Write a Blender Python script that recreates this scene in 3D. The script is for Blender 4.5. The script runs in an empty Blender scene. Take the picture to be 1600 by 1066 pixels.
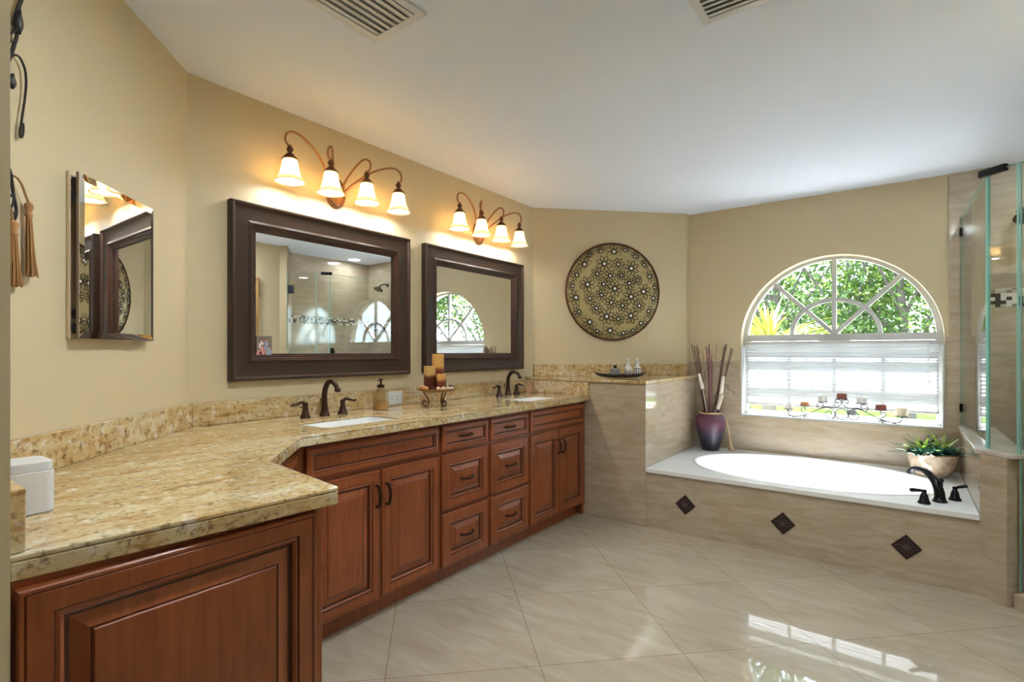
import bpy, bmesh, math, random
from mathutils import Vector, Matrix
from mathutils.geometry import tessellate_polygon
random.seed(7)
PI = math.pi
S = bpy.context.scene
C = S.collection

# ------------------------------------------------------------------ camera
cam_d = bpy.data.cameras.new('camera'); cam = bpy.data.objects.new('camera', cam_d); C.objects.link(cam)
cam.location = (0, 0, 1.2)
cam.rotation_euler = (PI/2, 0, math.radians(37.1417 - 90))
cam_d.sensor_width = 36; cam_d.lens = 815.8/1600*36
cam_d.shift_x = 8.6/1600; cam_d.shift_y = 17.16/1600
cam_d.clip_start = 0.02; cam_d.clip_end = 200
S.camera = cam

# ------------------------------------------------------------------ light and exposure
S.view_settings.view_transform = 'Standard'; S.view_settings.look = 'None'
S.view_settings.gamma = 1; S.view_settings.exposure = 1.7
SKY_STRENGTH, SUN_STRENGTH, BULB, DOWN_WATTS = 5.5, 50.0, 33, 82
W = bpy.data.worlds.new('world'); S.world = W; W.use_nodes = True
bg = W.node_tree.nodes['Background']; bg.inputs[0].default_value = (.66, .84, 1.0, 1); bg.inputs[1].default_value = SKY_STRENGTH
sun_d = bpy.data.lights.new('sun', 'SUN'); sun_d.energy = SUN_STRENGTH; sun_d.angle = 0.01; sun_d.color = (.95, .97, 1.0)
sun = bpy.data.objects.new('sun', sun_d); C.objects.link(sun)
sun.rotation_euler = (0, math.radians(29), math.radians(4))     # high, through the arched window into the tub

# ------------------------------------------------------------------ helpers
def spline(pts, n=6, closed=False):
    P = [Vector(p) for p in pts]; out = []; N = len(P)
    for i in range(N if closed else N-1):
        if closed: a, b, c, d = P[(i-1) % N], P[i], P[(i+1) % N], P[(i+2) % N]
        else: a, b, c, d = P[max(i-1, 0)], P[i], P[i+1], P[min(i+2, N-1)]
        for k in range(n):
            t = k/n
            out.append(0.5*((2*b)+(c-a)*t+(2*a-5*b+4*c-d)*t*t+(3*b-a-3*c+d)*t*t*t))
    if not closed: out.append(P[-1])
    return out

class MB:
    def __init__(s, M=None): s.v = []; s.f = []; s.m = []; s.M = M
    def add(s, vs, fs, m=0):
        o = len(s.v)
        for p in vs:
            p = Vector(p); s.v.append(s.M @ p if s.M else p)
        for f in fs: s.f.append([o+i for i in f]); s.m.append(m)
    def box(s, x0, x1, y0, y1, z0, z1, m=0):
        s.add([(x0,y0,z0),(x1,y0,z0),(x1,y1,z0),(x0,y1,z0),(x0,y0,z1),(x1,y0,z1),(x1,y1,z1),(x0,y1,z1)],
              [(0,3,2,1),(4,5,6,7),(0,1,5,4),(1,2,6,5),(2,3,7,6),(3,0,4,7)], m)
    def lathe(s, prof, c=(0,0,0), n=24, m=0, sx=1, sy=1, caps=True, R=None):
        vs = []; fs = []; k = len(prof)
        for i in range(n):
            a = 2*PI*i/n
            for r, z in prof:
                p = Vector((r*math.cos(a)*sx, r*math.sin(a)*sy, z))
                if R: p = R @ p
                vs.append(p+Vector(c))
        for i in range(n):
            j = (i+1) % n
            for q in range(k-1): fs.append((i*k+q, j*k+q, j*k+q+1, i*k+q+1))
        if caps:
            if prof[0][0] > 1e-5: fs.append([i*k for i in range(n)][::-1])
            if prof[-1][0] > 1e-5: fs.append([i*k+k-1 for i in range(n)])
        s.add(vs, fs, m)
    def tube(s, pts, r, n=8, m=0, closed=False):
        P = [Vector(p) for p in pts]; N = len(P)
        rad = r if isinstance(r, (list, tuple)) else [r]*N
        if len(rad) != N: rad = [rad[0]+(rad[-1]-rad[0])*i/(N-1) for i in range(N)]
        vs = []; fs = []; up = None
        for i in range(N):
            a = P[(i-1) % N] if closed or i > 0 else P[i]
            b = P[(i+1) % N] if closed or i < N-1 else P[i]
            t = (b-a)
            if t.length < 1e-9: t = Vector((0,0,1))
            t.normalize()
            if up is None:
                up = Vector((0,0,1)) if abs(t.z) < .9 else Vector((1,0,0))
            u = up - t*up.dot(t)
            if u.length < 1e-6: u = t.orthogonal()
            u.normalize(); w = t.cross(u); up = u
            for k in range(n):
                q = 2*PI*k/n
                vs.append(P[i]+(u*math.cos(q)+w*math.sin(q))*rad[i])
        for i in range(N if closed else N-1):
            j = (i+1) % N
            for k in range(n):
                l = (k+1) % n
                fs.append((i*n+k, i*n+l, j*n+l, j*n+k))
        if not closed:
            fs.append(list(range(n))[::-1]); fs.append([(N-1)*n+k for k in range(n)])
        s.add(vs, fs, m)
    def slab(s, outer, z0, z1, m=0, holes=(), T=None, mside=None, zmid=None):
        if zmid:      # thin lip round the holes, wider holes below it
            s.slab(outer, zmid[0], z1, m, holes); s.slab(outer, z0, zmid[0]-.0002, m, zmid[1]); return
        T = T or (lambda x, y, z: (x, y, z))
        loops = [list(outer)]+[list(h) for h in holes]
        flat = [p for l in loops for p in l]; N = len(flat)
        tris = tessellate_polygon([[Vector((p[0], p[1], 0)) for p in l] for l in loops])
        vs = [T(p[0], p[1], z0) for p in flat]+[T(p[0], p[1], z1) for p in flat]
        fs = [tuple(t) for t in tris]+[tuple(N+i for i in t[::-1]) for t in tris]
        s.add(vs, fs, m)
        vs2 = []; fs2 = []; o = 0
        for l in loops:
            n = len(l)
            for p in l: vs2 += [T(p[0], p[1], z0), T(p[0], p[1], z1)]
            for i in range(n):
                j = (i+1) % n; fs2.append((o+2*i, o+2*j, o+2*j+1, o+2*i+1))
            o += 2*n
        s.add(vs2, fs2, m if mside is None else mside)
    def ball(s, c, r, n=12, m=0, R=None):
        rx, ry, rz = r if isinstance(r, (tuple, list)) else (r, r, r)
        prof = [(math.sin(PI*i/(n//2)), -math.cos(PI*i/(n//2))) for i in range(n//2+1)]
        vs = []; fs = []; k = len(prof)
        for i in range(n):
            a = 2*PI*i/n
            for q, z in prof:
                p = Vector((q*math.cos(a)*rx, q*math.sin(a)*ry, z*rz))
                if R: p = R @ p
                vs.append(p+Vector(c))
        for i in range(n):
            j = (i+1) % n
            for q in range(k-1): fs.append((i*k+q, j*k+q, j*k+q+1, i*k+q+1))
        s.add(vs, fs, m)
    def panel(s, x0, x1, z0, z1, y0, rings, fill=True):
        """nested rectangles: (inset, out, material); outward is -y"""
        prev = None; vs = []
        for d, o, m in rings:
            cur = [(x0+d, y0-o, z0+d), (x1-d, y0-o, z0+d), (x1-d, y0-o, z1-d), (x0+d, y0-o, z1-d)]
            if prev:
                for i in range(4):
                    j = (i+1) % 4
                    s.add([prev[i], prev[j], cur[j], cur[i]], [(0,1,2,3)], m)
            prev = cur
        if fill: s.add(prev, [(0,1,2,3)], rings[-1][2])
    def build(s, name, mats, parent=None, smooth=True, angle=40, bevel=0, weld=True):
        me = bpy.data.meshes.new(name); me.from_pydata([tuple(p) for p in s.v], [], s.f)
        if not isinstance(mats, (list, tuple)): mats = [mats]
        for q in mats: me.materials.append(q)
        me.polygons.foreach_set('material_index', s.m)
        bm = bmesh.new(); bm.from_mesh(me)
        if weld: bmesh.ops.remove_doubles(bm, verts=bm.verts, dist=1e-5)
        bmesh.ops.recalc_face_normals(bm, faces=bm.faces)
        bm.to_mesh(me); bm.free()
        if smooth:
            me.polygons.foreach_set('use_smooth', [True]*len(me.polygons)); me.set_sharp_from_angle(angle=math.radians(angle))
        me.update()
        o = bpy.data.objects.new(name, me); C.objects.link(o)
        if parent: o.parent = parent
        if bevel:
            b = o.modifiers.new('bevel', 'BEVEL'); b.width = bevel; b.segments = 2; b.limit_method = 'ANGLE'; b.angle_limit = math.radians(40)
        return o

def tag(o, label=None, cat=None, group=None, kind=None):
    if label: o['label'] = label
    if cat: o['category'] = cat
    if group: o['group'] = group
    if kind: o['kind'] = kind
    return o
def thing(name, label, cat, loc=(0,0,0), rz=0, group=None):
    o = bpy.data.objects.new(name, None); C.objects.link(o)
    o.location = loc; o.rotation_euler = (0, 0, rz); o.empty_display_size = .05
    return tag(o, label, cat, group)
def struct(o): o['kind'] = 'structure'; return o
def copy_tree(o, parent=None):
    c = o.copy(); C.objects.link(c); c.parent = parent
    for ch in list(o.children): copy_tree(ch, c)
    return c
def single(mb, name, mats, loc, label, cat, group=None, rz=0, **k):
    o = mb.build(name, mats, **k); o.location = loc; o.rotation_euler = (0, 0, rz)
    return tag(o, label, cat, group)
def circ(n, r, c=(0,0), a0=0, a1=2*PI, ry=None, end=False):
    ry = ry or r
    return [(c[0]+r*math.cos(a0+(a1-a0)*i/n), c[1]+ry*math.sin(a0+(a1-a0)*i/n)) for i in range(n+(1 if end else 0))]

# ------------------------------------------------------------------ materials
def nm(name):
    m = bpy.data.materials.new(name); m.use_nodes = True
    nt = m.node_tree; return m, nt, nt.nodes['Principled BSDF']
def L(nt, a, b): nt.links.new(a, b)
def mat(name, col, rough=.5, metal=0, spec=.5, coat=0, trans=0, emit=None, es=0, bump=0, bscale=200, sss=0):
    m, nt, b = nm(name)
    b.inputs['Base Color'].default_value = (*col, 1); b.inputs['Roughness'].default_value = rough; b.inputs['Metallic'].default_value = metal
    b.inputs['Specular IOR Level'].default_value = spec; b.inputs['Coat Weight'].default_value = coat; b.inputs['Coat Roughness'].default_value = .08
    b.inputs['Transmission Weight'].default_value = trans
    if sss: b.inputs['Subsurface Weight'].default_value = sss; b.inputs['Subsurface Radius'].default_value = (.02,.01,.005)
    if emit: b.inputs['Emission Color'].default_value = (*emit, 1); b.inputs['Emission Strength'].default_value = es
    if bump:
        n = nt.nodes.new('ShaderNodeTexNoise'); n.inputs['Scale'].default_value = bscale
        q = nt.nodes.new('ShaderNodeBump'); q.inputs['Strength'].default_value = bump; q.inputs['Distance'].default_value = .002
        L(nt, n.outputs[0], q.inputs['Height']); L(nt, q.outputs[0], b.inputs['Normal'])
    return m
def coords(nt, scale=(1,1,1), rot=(0,0,0), loc=(0,0,0), kind='Object'):
    t = nt.nodes.new('ShaderNodeTexCoord'); q = nt.nodes.new('ShaderNodeMapping')
    q.inputs['Scale'].default_value = scale; q.inputs['Rotation'].default_value = rot; q.inputs['Location'].default_value = loc
    L(nt, t.outputs[kind], q.inputs[0]); return q.outputs[0]
def noise(nt, vec, scale, detail=4, rough=.55, dist=0):
    n = nt.nodes.new('ShaderNodeTexNoise'); n.inputs['Scale'].default_value = scale; n.inputs['Detail'].default_value = detail
    n.inputs['Roughness'].default_value = rough; n.inputs['Distortion'].default_value = dist
    if vec is not None: L(nt, vec, n.inputs['Vector'])
    return n.outputs[0]
def ramp(nt, fac, stops, const=False):
    r = nt.nodes.new('ShaderNodeValToRGB'); e = r.color_ramp.elements
    if const: r.color_ramp.interpolation = 'CONSTANT'
    while len(e) < len(stops): e.new(.5)
    for i, (p, c) in enumerate(stops): e[i].position = p; e[i].color = (*c, 1) if len(c) == 3 else c
    L(nt, fac, r.inputs[0]); return r.outputs[0]
def mix(nt, f, a, b, mode='MIX'):
    n = nt.nodes.new('ShaderNodeMix'); n.data_type = 'RGBA'; n.blend_type = mode
    for s, val in ((n.inputs[0], f), (n.inputs[6], a), (n.inputs[7], b)):
        if isinstance(val, (int, float)): s.default_value = val
        elif isinstance(val, tuple): s.default_value = (*val, 1)
        else: L(nt, val, s)
    return n.outputs[2]

def m_granite():
    m, nt, b = nm('granite')
    v = coords(nt, (1, 1, 1)); vs = coords(nt, (1.0, 2.8, 2.8), (0, 0, -.10)); vt = coords(nt, (1.6, 6.0, 6.0), (0, 0, -.18))
    base = ramp(nt, noise(nt, vs, 2.4, 5, .6, 1.0), [(.28,(.66,.58,.41)),(.44,(.60,.47,.26)),(.58,(.53,.36,.155)),(.74,(.64,.53,.32))])
    streak = ramp(nt, noise(nt, vt, 3.2, 9, .72, 1.4), [(.52,(1,1,1)),(.60,(.72,.55,.40)),(.72,(.40,.26,.17))])
    c = mix(nt, .8, base, streak, 'MULTIPLY')
    wh = ramp(nt, noise(nt, v, 26, 5, .65), [(.54,(0,0,0)),(.70,(.8,.8,.8))])
    c = mix(nt, wh, c, (.78,.75,.66))
    gr = ramp(nt, noise(nt, v, 62, 4, .65), [(.54,(1,1,1)),(.63,(.42,.36,.30)),(.72,(.14,.11,.10))])
    c = mix(nt, .75, c, gr, 'MULTIPLY')
    bl = ramp(nt, noise(nt, vs, 3.6, 8, .8, .6), [(.57,(0,0,0)),(.66,(1,1,1))])
    bl2 = ramp(nt, noise(nt, v, 48, 3, .6), [(.50,(0,0,0)),(.58,(1,1,1))])
    c = mix(nt, mix(nt, 1., bl, bl2, 'MULTIPLY'), c, (.06,.04,.03))
    L(nt, c, b.inputs['Base Color']); b.inputs['Roughness'].default_value = .07
    return m
def m_wood():
    m, nt, b = nm('cherry_wood')
    c = ramp(nt, noise(nt, coords(nt, (9, 9, .8)), 6, 5, .6, .4), [(.30,(.205,.047,.012)),(.55,(.280,.068,.017)),(.75,(.335,.092,.026))])
    blo = ramp(nt, noise(nt, coords(nt), 3, 3), [(.3,(.80,.80,.80)),(.7,(1.1,1.1,1.1))])
    L(nt, mix(nt, 1., c, blo, 'MULTIPLY'), b.inputs['Base Color']); b.inputs['Roughness'].default_value = .34; b.inputs['Coat Weight'].default_value = .12
    return m
def m_tile(name, cols, scale, rot=(0,0,0), rough=.14, grout=None, patch=.5):
    m, nt, b = nm(name)
    v = coords(nt, scale, rot)
    c = ramp(nt, noise(nt, v, 2.2, 7, .62, .9), [(.28, cols[0]), (.50, cols[1]), (.70, cols[2])])
    big = ramp(nt, noise(nt, coords(nt), 1.7, 3), [(.3,(.86,.84,.80)),(.7,(1.06,1.05,1.04))])
    c = mix(nt, patch, c, big, 'MULTIPLY')
    sp = ramp(nt, noise(nt, v, 11, 6, .75, .5), [(.66,(1,1,1)),(.76,(.52,.42,.32))])
    c = mix(nt, .5, c, sp, 'MULTIPLY')
    if grout:
        sc, rz, off, w = grout
        t = nt.nodes.new('ShaderNodeTexBrick'); t.offset = 0; t.squash = 1
        t.inputs['Scale'].default_value = 1; t.inputs['Brick Width'].default_value = sc; t.inputs['Row Height'].default_value = sc
        t.inputs['Mortar Size'].default_value = w; t.inputs['Mortar Smooth'].default_value = .0
        t.inputs['Color1'].default_value = (1,1,1,1); t.inputs['Color2'].default_value = (.93,.92,.91,1); t.inputs['Mortar'].default_value = (.55,.50,.44,1)
        L(nt, coords(nt, (1,1,1), (0,0,rz), off), t.inputs['Vector'])
        c = mix(nt, 1., c, t.outputs[0], 'MULTIPLY')
    L(nt, c, b.inputs['Base Color']); b.inputs['Specular IOR Level'].default_value = 1.0
    rr = ramp(nt, noise(nt, coords(nt), 6, 3), [(.3,(rough*.8,)*3),(.7,(rough*1.2,)*3)]); L(nt, rr, b.inputs['Roughness'])
    q = nt.nodes.new('ShaderNodeBump'); q.inputs['Strength'].default_value = .05; q.inputs['Distance'].default_value = .01
    L(nt, noise(nt, coords(nt), 5, 2), q.inputs['Height']); L(nt, q.outputs[0], b.inputs['Normal'])
    return m
def m_thin_glass(name, tint=(.97,1,.985), boost=1.0):
    m = bpy.data.materials.new(name); m.use_nodes = True; nt = m.node_tree
    nt.nodes.remove(nt.nodes['Principled BSDF']); out = nt.nodes['Material Output']
    tr = nt.nodes.new('ShaderNodeBsdfTransparent'); tr.inputs[0].default_value = (*tint, 1)
    gl = nt.nodes.new('ShaderNodeBsdfGlossy'); gl.inputs['Roughness'].default_value = 0
    fr = nt.nodes.new('ShaderNodeFresnel'); ge = nt.nodes.new('ShaderNodeNewGeometry'); mr = nt.nodes.new('ShaderNodeMapRange')
    mr.inputs[3].default_value = 1.5; mr.inputs[4].default_value = 1/1.5; L(nt, ge.outputs['Backfacing'], mr.inputs[0]); L(nt, mr.outputs[0], fr.inputs[0])
    mu = nt.nodes.new('ShaderNodeMath'); mu.operation = 'MULTIPLY'; mu.inputs[1].default_value = boost; mu.use_clamp = True
    mx = nt.nodes.new('ShaderNodeMixShader')
    L(nt, fr.outputs[0], mu.inputs[0]); L(nt, mu.outputs[0], mx.inputs[0]); L(nt, tr.outputs[0], mx.inputs[1]); L(nt, gl.outputs[0], mx.inputs[2]); L(nt, mx.outputs[0], out.inputs[0])
    return m
def m_translucent(name, col, tcol, f=.6, rough=.4):
    m = bpy.data.materials.new(name); m.use_nodes = True; nt = m.node_tree
    b = nt.nodes['Principled BSDF']; out = nt.nodes['Material Output']
    b.inputs['Base Color'].default_value = (*col, 1); b.inputs['Roughness'].default_value = rough
    t = nt.nodes.new('ShaderNodeBsdfTranslucent'); t.inputs[0].default_value = (*tcol, 1)
    mx = nt.nodes.new('ShaderNodeMixShader'); mx.inputs[0].default_value = f
    L(nt, b.outputs[0], mx.inputs[1]); L(nt, t.outputs[0], mx.inputs[2]); L(nt, mx.outputs[0], out.inputs[0])
    return m
def m_leaf(name, cols, scale=1.5, f=.35):
    m = m_translucent(name, cols[1], cols[2], f, .55); nt = m.node_tree
    c = ramp(nt, noise(nt, coords(nt), scale, 5, .7), [(.3, cols[0]), (.5, cols[1]), (.68, cols[2])])
    L(nt, c, nt.nodes['Principled BSDF'].inputs['Base Color']); nt.nodes['Principled BSDF'].inputs['Specular IOR Level'].default_value = .25
    for n in nt.nodes:
        if n.type == 'BSDF_TRANSLUCENT': L(nt, c, n.inputs[0])
    return m
def m_mosaic():
    m, nt, b = nm('mosaic_tile')
    sn = nt.nodes.new('ShaderNodeVectorMath'); sn.operation = 'SNAP'; sn.inputs[1].default_value = (.026,.026,.0228)
    L(nt, coords(nt, (1,1,1), (0,0,0), (.011,.007,.0)), sn.inputs[0])
    wn = nt.nodes.new('ShaderNodeTexWhiteNoise'); L(nt, sn.outputs[0], wn.inputs['Vector'])
    c = ramp(nt, wn.outputs['Value'], [(0,(.70,.66,.58)),(.38,(.48,.42,.33)),(.60,(.26,.21,.15)),(.74,(.02,.017,.015))], True)
    L(nt, c, b.inputs['Base Color']); b.inputs['Roughness'].default_value = .1
    return m
def m_purple():
    m, nt, b = nm('purple_glaze')
    sx = nt.nodes.new('ShaderNodeSeparateXYZ'); L(nt, coords(nt, (1,1,3.3)), sx.inputs[0])
    L(nt, ramp(nt, sx.outputs[2], [(.05,(.012,.011,.022)),(.40,(.035,.03,.055)),(.70,(.115,.035,.075)),(.95,(.10,.025,.055))]), b.inputs['Base Color'])
    b.inputs['Roughness'].default_value = .38; return m
def m_candle(name, lo, hi, cut):
    m, nt, b = nm(name)
    sx = nt.nodes.new('ShaderNodeSeparateXYZ'); L(nt, coords(nt), sx.inputs[0])
    ad = nt.nodes.new('ShaderNodeMath'); ad.operation = 'MULTIPLY_ADD'; ad.inputs[1].default_value = .035; L(nt, noise(nt, coords(nt), 30, 3), ad.inputs[0]); L(nt, sx.outputs[2], ad.inputs[2])
    mp = nt.nodes.new('ShaderNodeMapRange'); mp.inputs[1].default_value = cut-.01+.017; mp.inputs[2].default_value = cut+.01+.017; L(nt, ad.outputs[0], mp.inputs[0])
    L(nt, mix(nt, mp.outputs[0], lo, hi), b.inputs['Base Color']); b.inputs['Roughness'].default_value = .35; b.inputs['Subsurface Weight'].default_value = .15
    b.inputs['Subsurface Radius'].default_value = (.02,.01,.005); return m

WALL = mat('wall_paint', (.60,.498,.320), .55, bump=.06, bscale=260)
CEIL = mat('ceiling_paint', (.765,.83,.945), .7, bump=.05, bscale=180)
GRANITE = m_granite(); WOOD = m_wood()
GLAZE = mat('dark_wood_glaze', (.065,.016,.007), .4)
TC = [(.41,.325,.22),(.485,.395,.285),(.555,.47,.365)]
TILE = m_tile('stone_tile', TC, (2.0,2.0,11.0), (.08,.06,0), rough=.1, patch=.35)
FLOORM = m_tile('floor_tile', [(.43,.365,.275),(.485,.42,.325),(.54,.48,.385)], (6.5,1.5,1.0), (0,0,-PI/4), .03, (.58, -PI/4, (-1.96,.40,0), .0016))
WHITE = mat('white_gloss', (.86,.86,.85), .12); DECK = mat('deck_stone', (.84,.84,.83), .22)
WHITEP = mat('white_paint', (.52,.52,.50), .4); PLASTIC = mat('white_plastic', (.66,.67,.69), .3)
BRONZE = mat('oil_rubbed_bronze', (.055,.030,.020), .28, .75); BLACKM = mat('blackened_metal', (.018,.017,.02), .22, .6)
FRAME = mat('dark_frame_wood', (.040,.021,.012), .42, .0, coat=.0, bump=.15, bscale=120); FRAME.node_tree.nodes['Principled BSDF'].inputs['Specular IOR Level'].default_value = .3; FRAME2 = mat('frame_bead_red', (.085,.030,.018), .35, .1)
MIRROR = mat('mirror_silver', (.93,.94,.93), .0, 1)
LAMPM = mat('antique_copper', (.36,.17,.075), .38, .75); LAMPD = mat('dark_copper', (.14,.055,.03), .4, .7)
SHADE = m_translucent('alabaster_glass', (.70,.58,.38), (.80,.62,.35), .5, .2)
BULBM = mat('lit_bulb', (1,1,1), .5, emit=(.90,.95,1.0), es=BULB)
SGLASS = m_thin_glass('shower_glass', (.965,.985,.97), 1.15); PANE = m_thin_glass('window_pane_glass', (.97,.98,.98), .9)
GEDGE = mat('green_glass_edge', (.34,.66,.58), .06); CGLASS = m_thin_glass('clear_glass', (.86,.79,.64), 2.0)
BLIND = m_translucent('pleated_fabric', (.86,.87,.87), (.150,.151,.153), .6, .8)
IRON = mat('wrought_iron', (.03,.026,.028), .45, .5)
SHOWER_METAL = mat('brushed_bronze', (.17,.14,.10), .35, .8)

# ------------------------------------------------------------------ the room
ZC, YW, XW = 2.387, 2.419, 4.564
def rect_wall(name, p, q, z0, z1, m, t=.12, n=1):
    """wall prism from p to q; thickness to the outer side (left of p->q when n=1)"""
    d = Vector((q[0]-p[0], q[1]-p[1])); d.normalize(); o = Vector((-d.y, d.x))*t*n
    mb = MB(); mb.slab([p, q, (q[0]+o.x, q[1]+o.y), (p[0]+o.x, p[1]+o.y)], z0, z1)
    return struct(mb.build(name, m, smooth=False))
mb = MB(); mb.box(-1.9, 4.75, -1.2, 2.6, -.1, 0); struct(mb.build('floor', FLOORM, smooth=False))
mb = MB(); mb.box(-1.9, 4.75, -1.2, 2.6, ZC, ZC+.1); struct(mb.build('ceiling', CEIL, smooth=False))
mb = MB(); mb.slab([(.95-.05,YW), (3.6,YW), (3.6,YW+.12), (.9,YW+.12)], 0, ZC); struct(mb.build('wall_main', WALL, smooth=False))
mb = MB(); mb.slab([(.178,1.647), (.95,YW), (.95,YW+.12), (.10,1.75)], 0, ZC); struct(mb.build('wall_left', WALL, smooth=False))
mb = MB(); mb.slab([(3.555,YW), (4.5,1.474), (4.564,1.474), (4.7,1.474), (4.7,1.6), (3.65,YW+.12), (3.555,YW+.12)], 0, ZC); struct(mb.build('wall_corner', WALL, smooth=False))
mb = MB(); mb.slab([(-1.9,1.085), (.178,1.085), (.178,1.75), (-1.9,1.75)], 0, ZC); struct(mb.build('wall_hall', WALL, smooth=False))
mb = MB(); mb.slab([(-1.9,-.72), (3.118,-.72), (3.172,-.66), (3.425,-1.0), (3.425,-1.2), (-1.9,-1.2)], 0, ZC); struct(mb.build('wall_right', WALL, smooth=False))
mb = MB(); mb.slab([(3.1735,-.6555), (3.182,-.658), (3.433,-1.0), (3.4255,-1.0)], 0, ZC-.002); struct(mb.build('trim_1', TILE, smooth=False))
mb = MB(); mb.box(-1.9, -1.6, -.72, 1.085, 0, ZC); struct(mb.build('wall_behind', WALL, smooth=False))
# window wall: arched hole
YC_, HW, ZS, Z0 = .411, .640, 1.285, .682
def arch(hw, z0, r=None, n=36, yc=YC_, zs=ZS):
    r = r or hw
    return [(yc-hw, z0), (yc+hw, z0)] + circ(n, r, (yc, zs), 0, PI, end=True)
TX = lambda a, b, c: (c, a, b)
mb = MB(); mb.slab([(-1.2,0), (1.474,0), (1.474,ZC), (-1.2,ZC)], XW, XW+.2, holes=[arch(HW, Z0)], T=TX); struct(mb.build('wall_window', WALL, smooth=True, angle=30))
# tile on the window wall: low around the tub, full height in the shower
hole = [(YC_+HW+.001, 1.116), (YC_+HW+.001, Z0-.004), (YC_-HW-.001, Z0-.004), (YC_-HW-.001, 1.3)]
mb = MB(); mb.slab([(1.474,0), (1.474,1.116)]+hole+[(-.252,1.3), (-.252,ZC-.001), (-1.0,ZC-.001), (-1.0,0)], XW-.010, XW, T=TX)
struct(mb.build('trim_2', TILE, smooth=False))
mb = MB(); mb.box(3.425, XW+.1, -1.12, -1.0, 0, ZC); struct(mb.build('wall_shower', TILE, smooth=False))
MOS = m_mosaic(); CAPM = m_tile('cap_stone', [(.42,.36,.29),(.58,.53,.46),(.70,.66,.60)], (3,3,3), rough=.08)
mb = MB(); mb.box(3.434, XW-.012, -1.0, -.996, 1.545, 1.645); struct(mb.build('trim_3', MOS, smooth=False))
mb = MB(); mb.box(XW-.014, XW-.010, -.995, -.436, 1.487, 1.60); struct(mb.build('trim_4', MOS, smooth=False))
# raised ledge between the vanity and the tub
mb = MB(); mb.slab([(3.44,1.405), (4.554,1.405), (4.554,1.473), (4.499,1.473), (3.555,2.417), (3.44,2.418)], 0, .978); struct(mb.build('wall_ledge', TILE, smooth=False, bevel=.003))
# tub front and the low shower wall
mb = MB(); mb.box(3.453, 3.50, -.305, 1.405, 0, .372); struct(mb.build('wall_tub', TILE, smooth=False))
mb = MB(); mb.slab([(3.453,-.305), (3.369,-.392), (3.409,-.432), (3.445,-.432), (3.478,-.465), (4.553,-.465), (4.553,-.305)], 0, .70); struct(mb.build('wall_partition', TILE, smooth=False))
mb = MB(); mb.slab([(3.385,-.415), (3.150,-.650), (3.185,-.685), (3.42,-.450)], 0, .07); struct(mb.build('trim_5', TILE, smooth=False, bevel=.004))
# window_1 : frame, muntins and panes
def at(loc): return MB(Matrix.Translation(-Vector(loc)))
wl = (XW+.09, YC_, Z0)
win = struct(thing('window_1', None, None, wl))
XA, XB = XW+.085, XW+.135
mb = at(wl)
mb.slab(arch(HW+.002, Z0-.002), XA, XB, T=TX, holes=[arch(.605, 1.338, yc=YC_, zs=1.338, r=.585)[:2]+[p for p in circ(36, .602, (YC_,1.300), math.asin(.038/.602), PI-math.asin(.038/.602), end=True)], [(YC_-.600,.722), (YC_+.600,.722), (YC_+.600,1.280), (YC_-.600,1.280)]])
mb.build('window_frame', WHITEP, win, angle=30)
def bar(p, q, w, m0=XA+.008, m1=XB-.008):
    d = Vector((q[0]-p[0], q[1]-p[1])).normalized(); o = Vector((-d.y, d.x))*w/2
    return [(p[0]+o.x, p[1]+o.y), (q[0]+o.x, q[1]+o.y), (q[0]-o.x, q[1]-o.y), (p[0]-o.x, p[1]-o.y)]
hub = (YC_, 1.338)
for ang in (45, 90, 135):
    a = math.radians(ang); mb = at(wl); mb.slab(bar(hub, (hub[0]+.575*math.cos(a), hub[1]+.575*math.sin(a)), .03), XA+.006+.001*(ang//45), XB-.008, T=TX); mb.build('muntin', WHITEP, win)
mb = at(wl); mb.slab(circ(24, .300, hub, 0, PI, end=True, ry=.275)+circ(24, .270, hub, PI, 0, end=True, ry=.245), XA+.0095, XB-.0095, T=TX); mb.build('muntin', WHITEP, win, angle=30)
for y in (YC_-.302, YC_, YC_+.302):
    mb = at(wl); mb.box(XA+.01, XB-.01, y-.012, y+.012, .72, 1.282); mb.build('muntin', WHITEP, win)
for z in (.955, 1.175):
    mb = at(wl); mb.box(XA+.011, XB-.011, YC_-.601, YC_+.601, z-.012, z+.012); mb.build('muntin', WHITEP, win)
mb = at(wl); mb.slab(circ(36, .61, (YC_,1.30), 0, PI, end=True), XA+.024, XA+.028, T=TX); mb.build('pane', PANE, win)
mb = at(wl); mb.box(XA+.024, XA+.028, YC_-.605, YC_+.605, .715, 1.285); mb.build('pane', PANE, win)
mb = at(wl); mb.slab([(YC_-HW,Z0), (YC_-HW,1.25), (YC_-HW+.012,1.25), (YC_-HW+.012,Z0+.012), (YC_+HW-.012,Z0+.012), (YC_+HW-.012,1.25), (YC_+HW,1.25), (YC_+HW,Z0)], XW-.014, XA, T=TX); mb.build('window_casing', WHITEP, win, bevel=.003)

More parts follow.
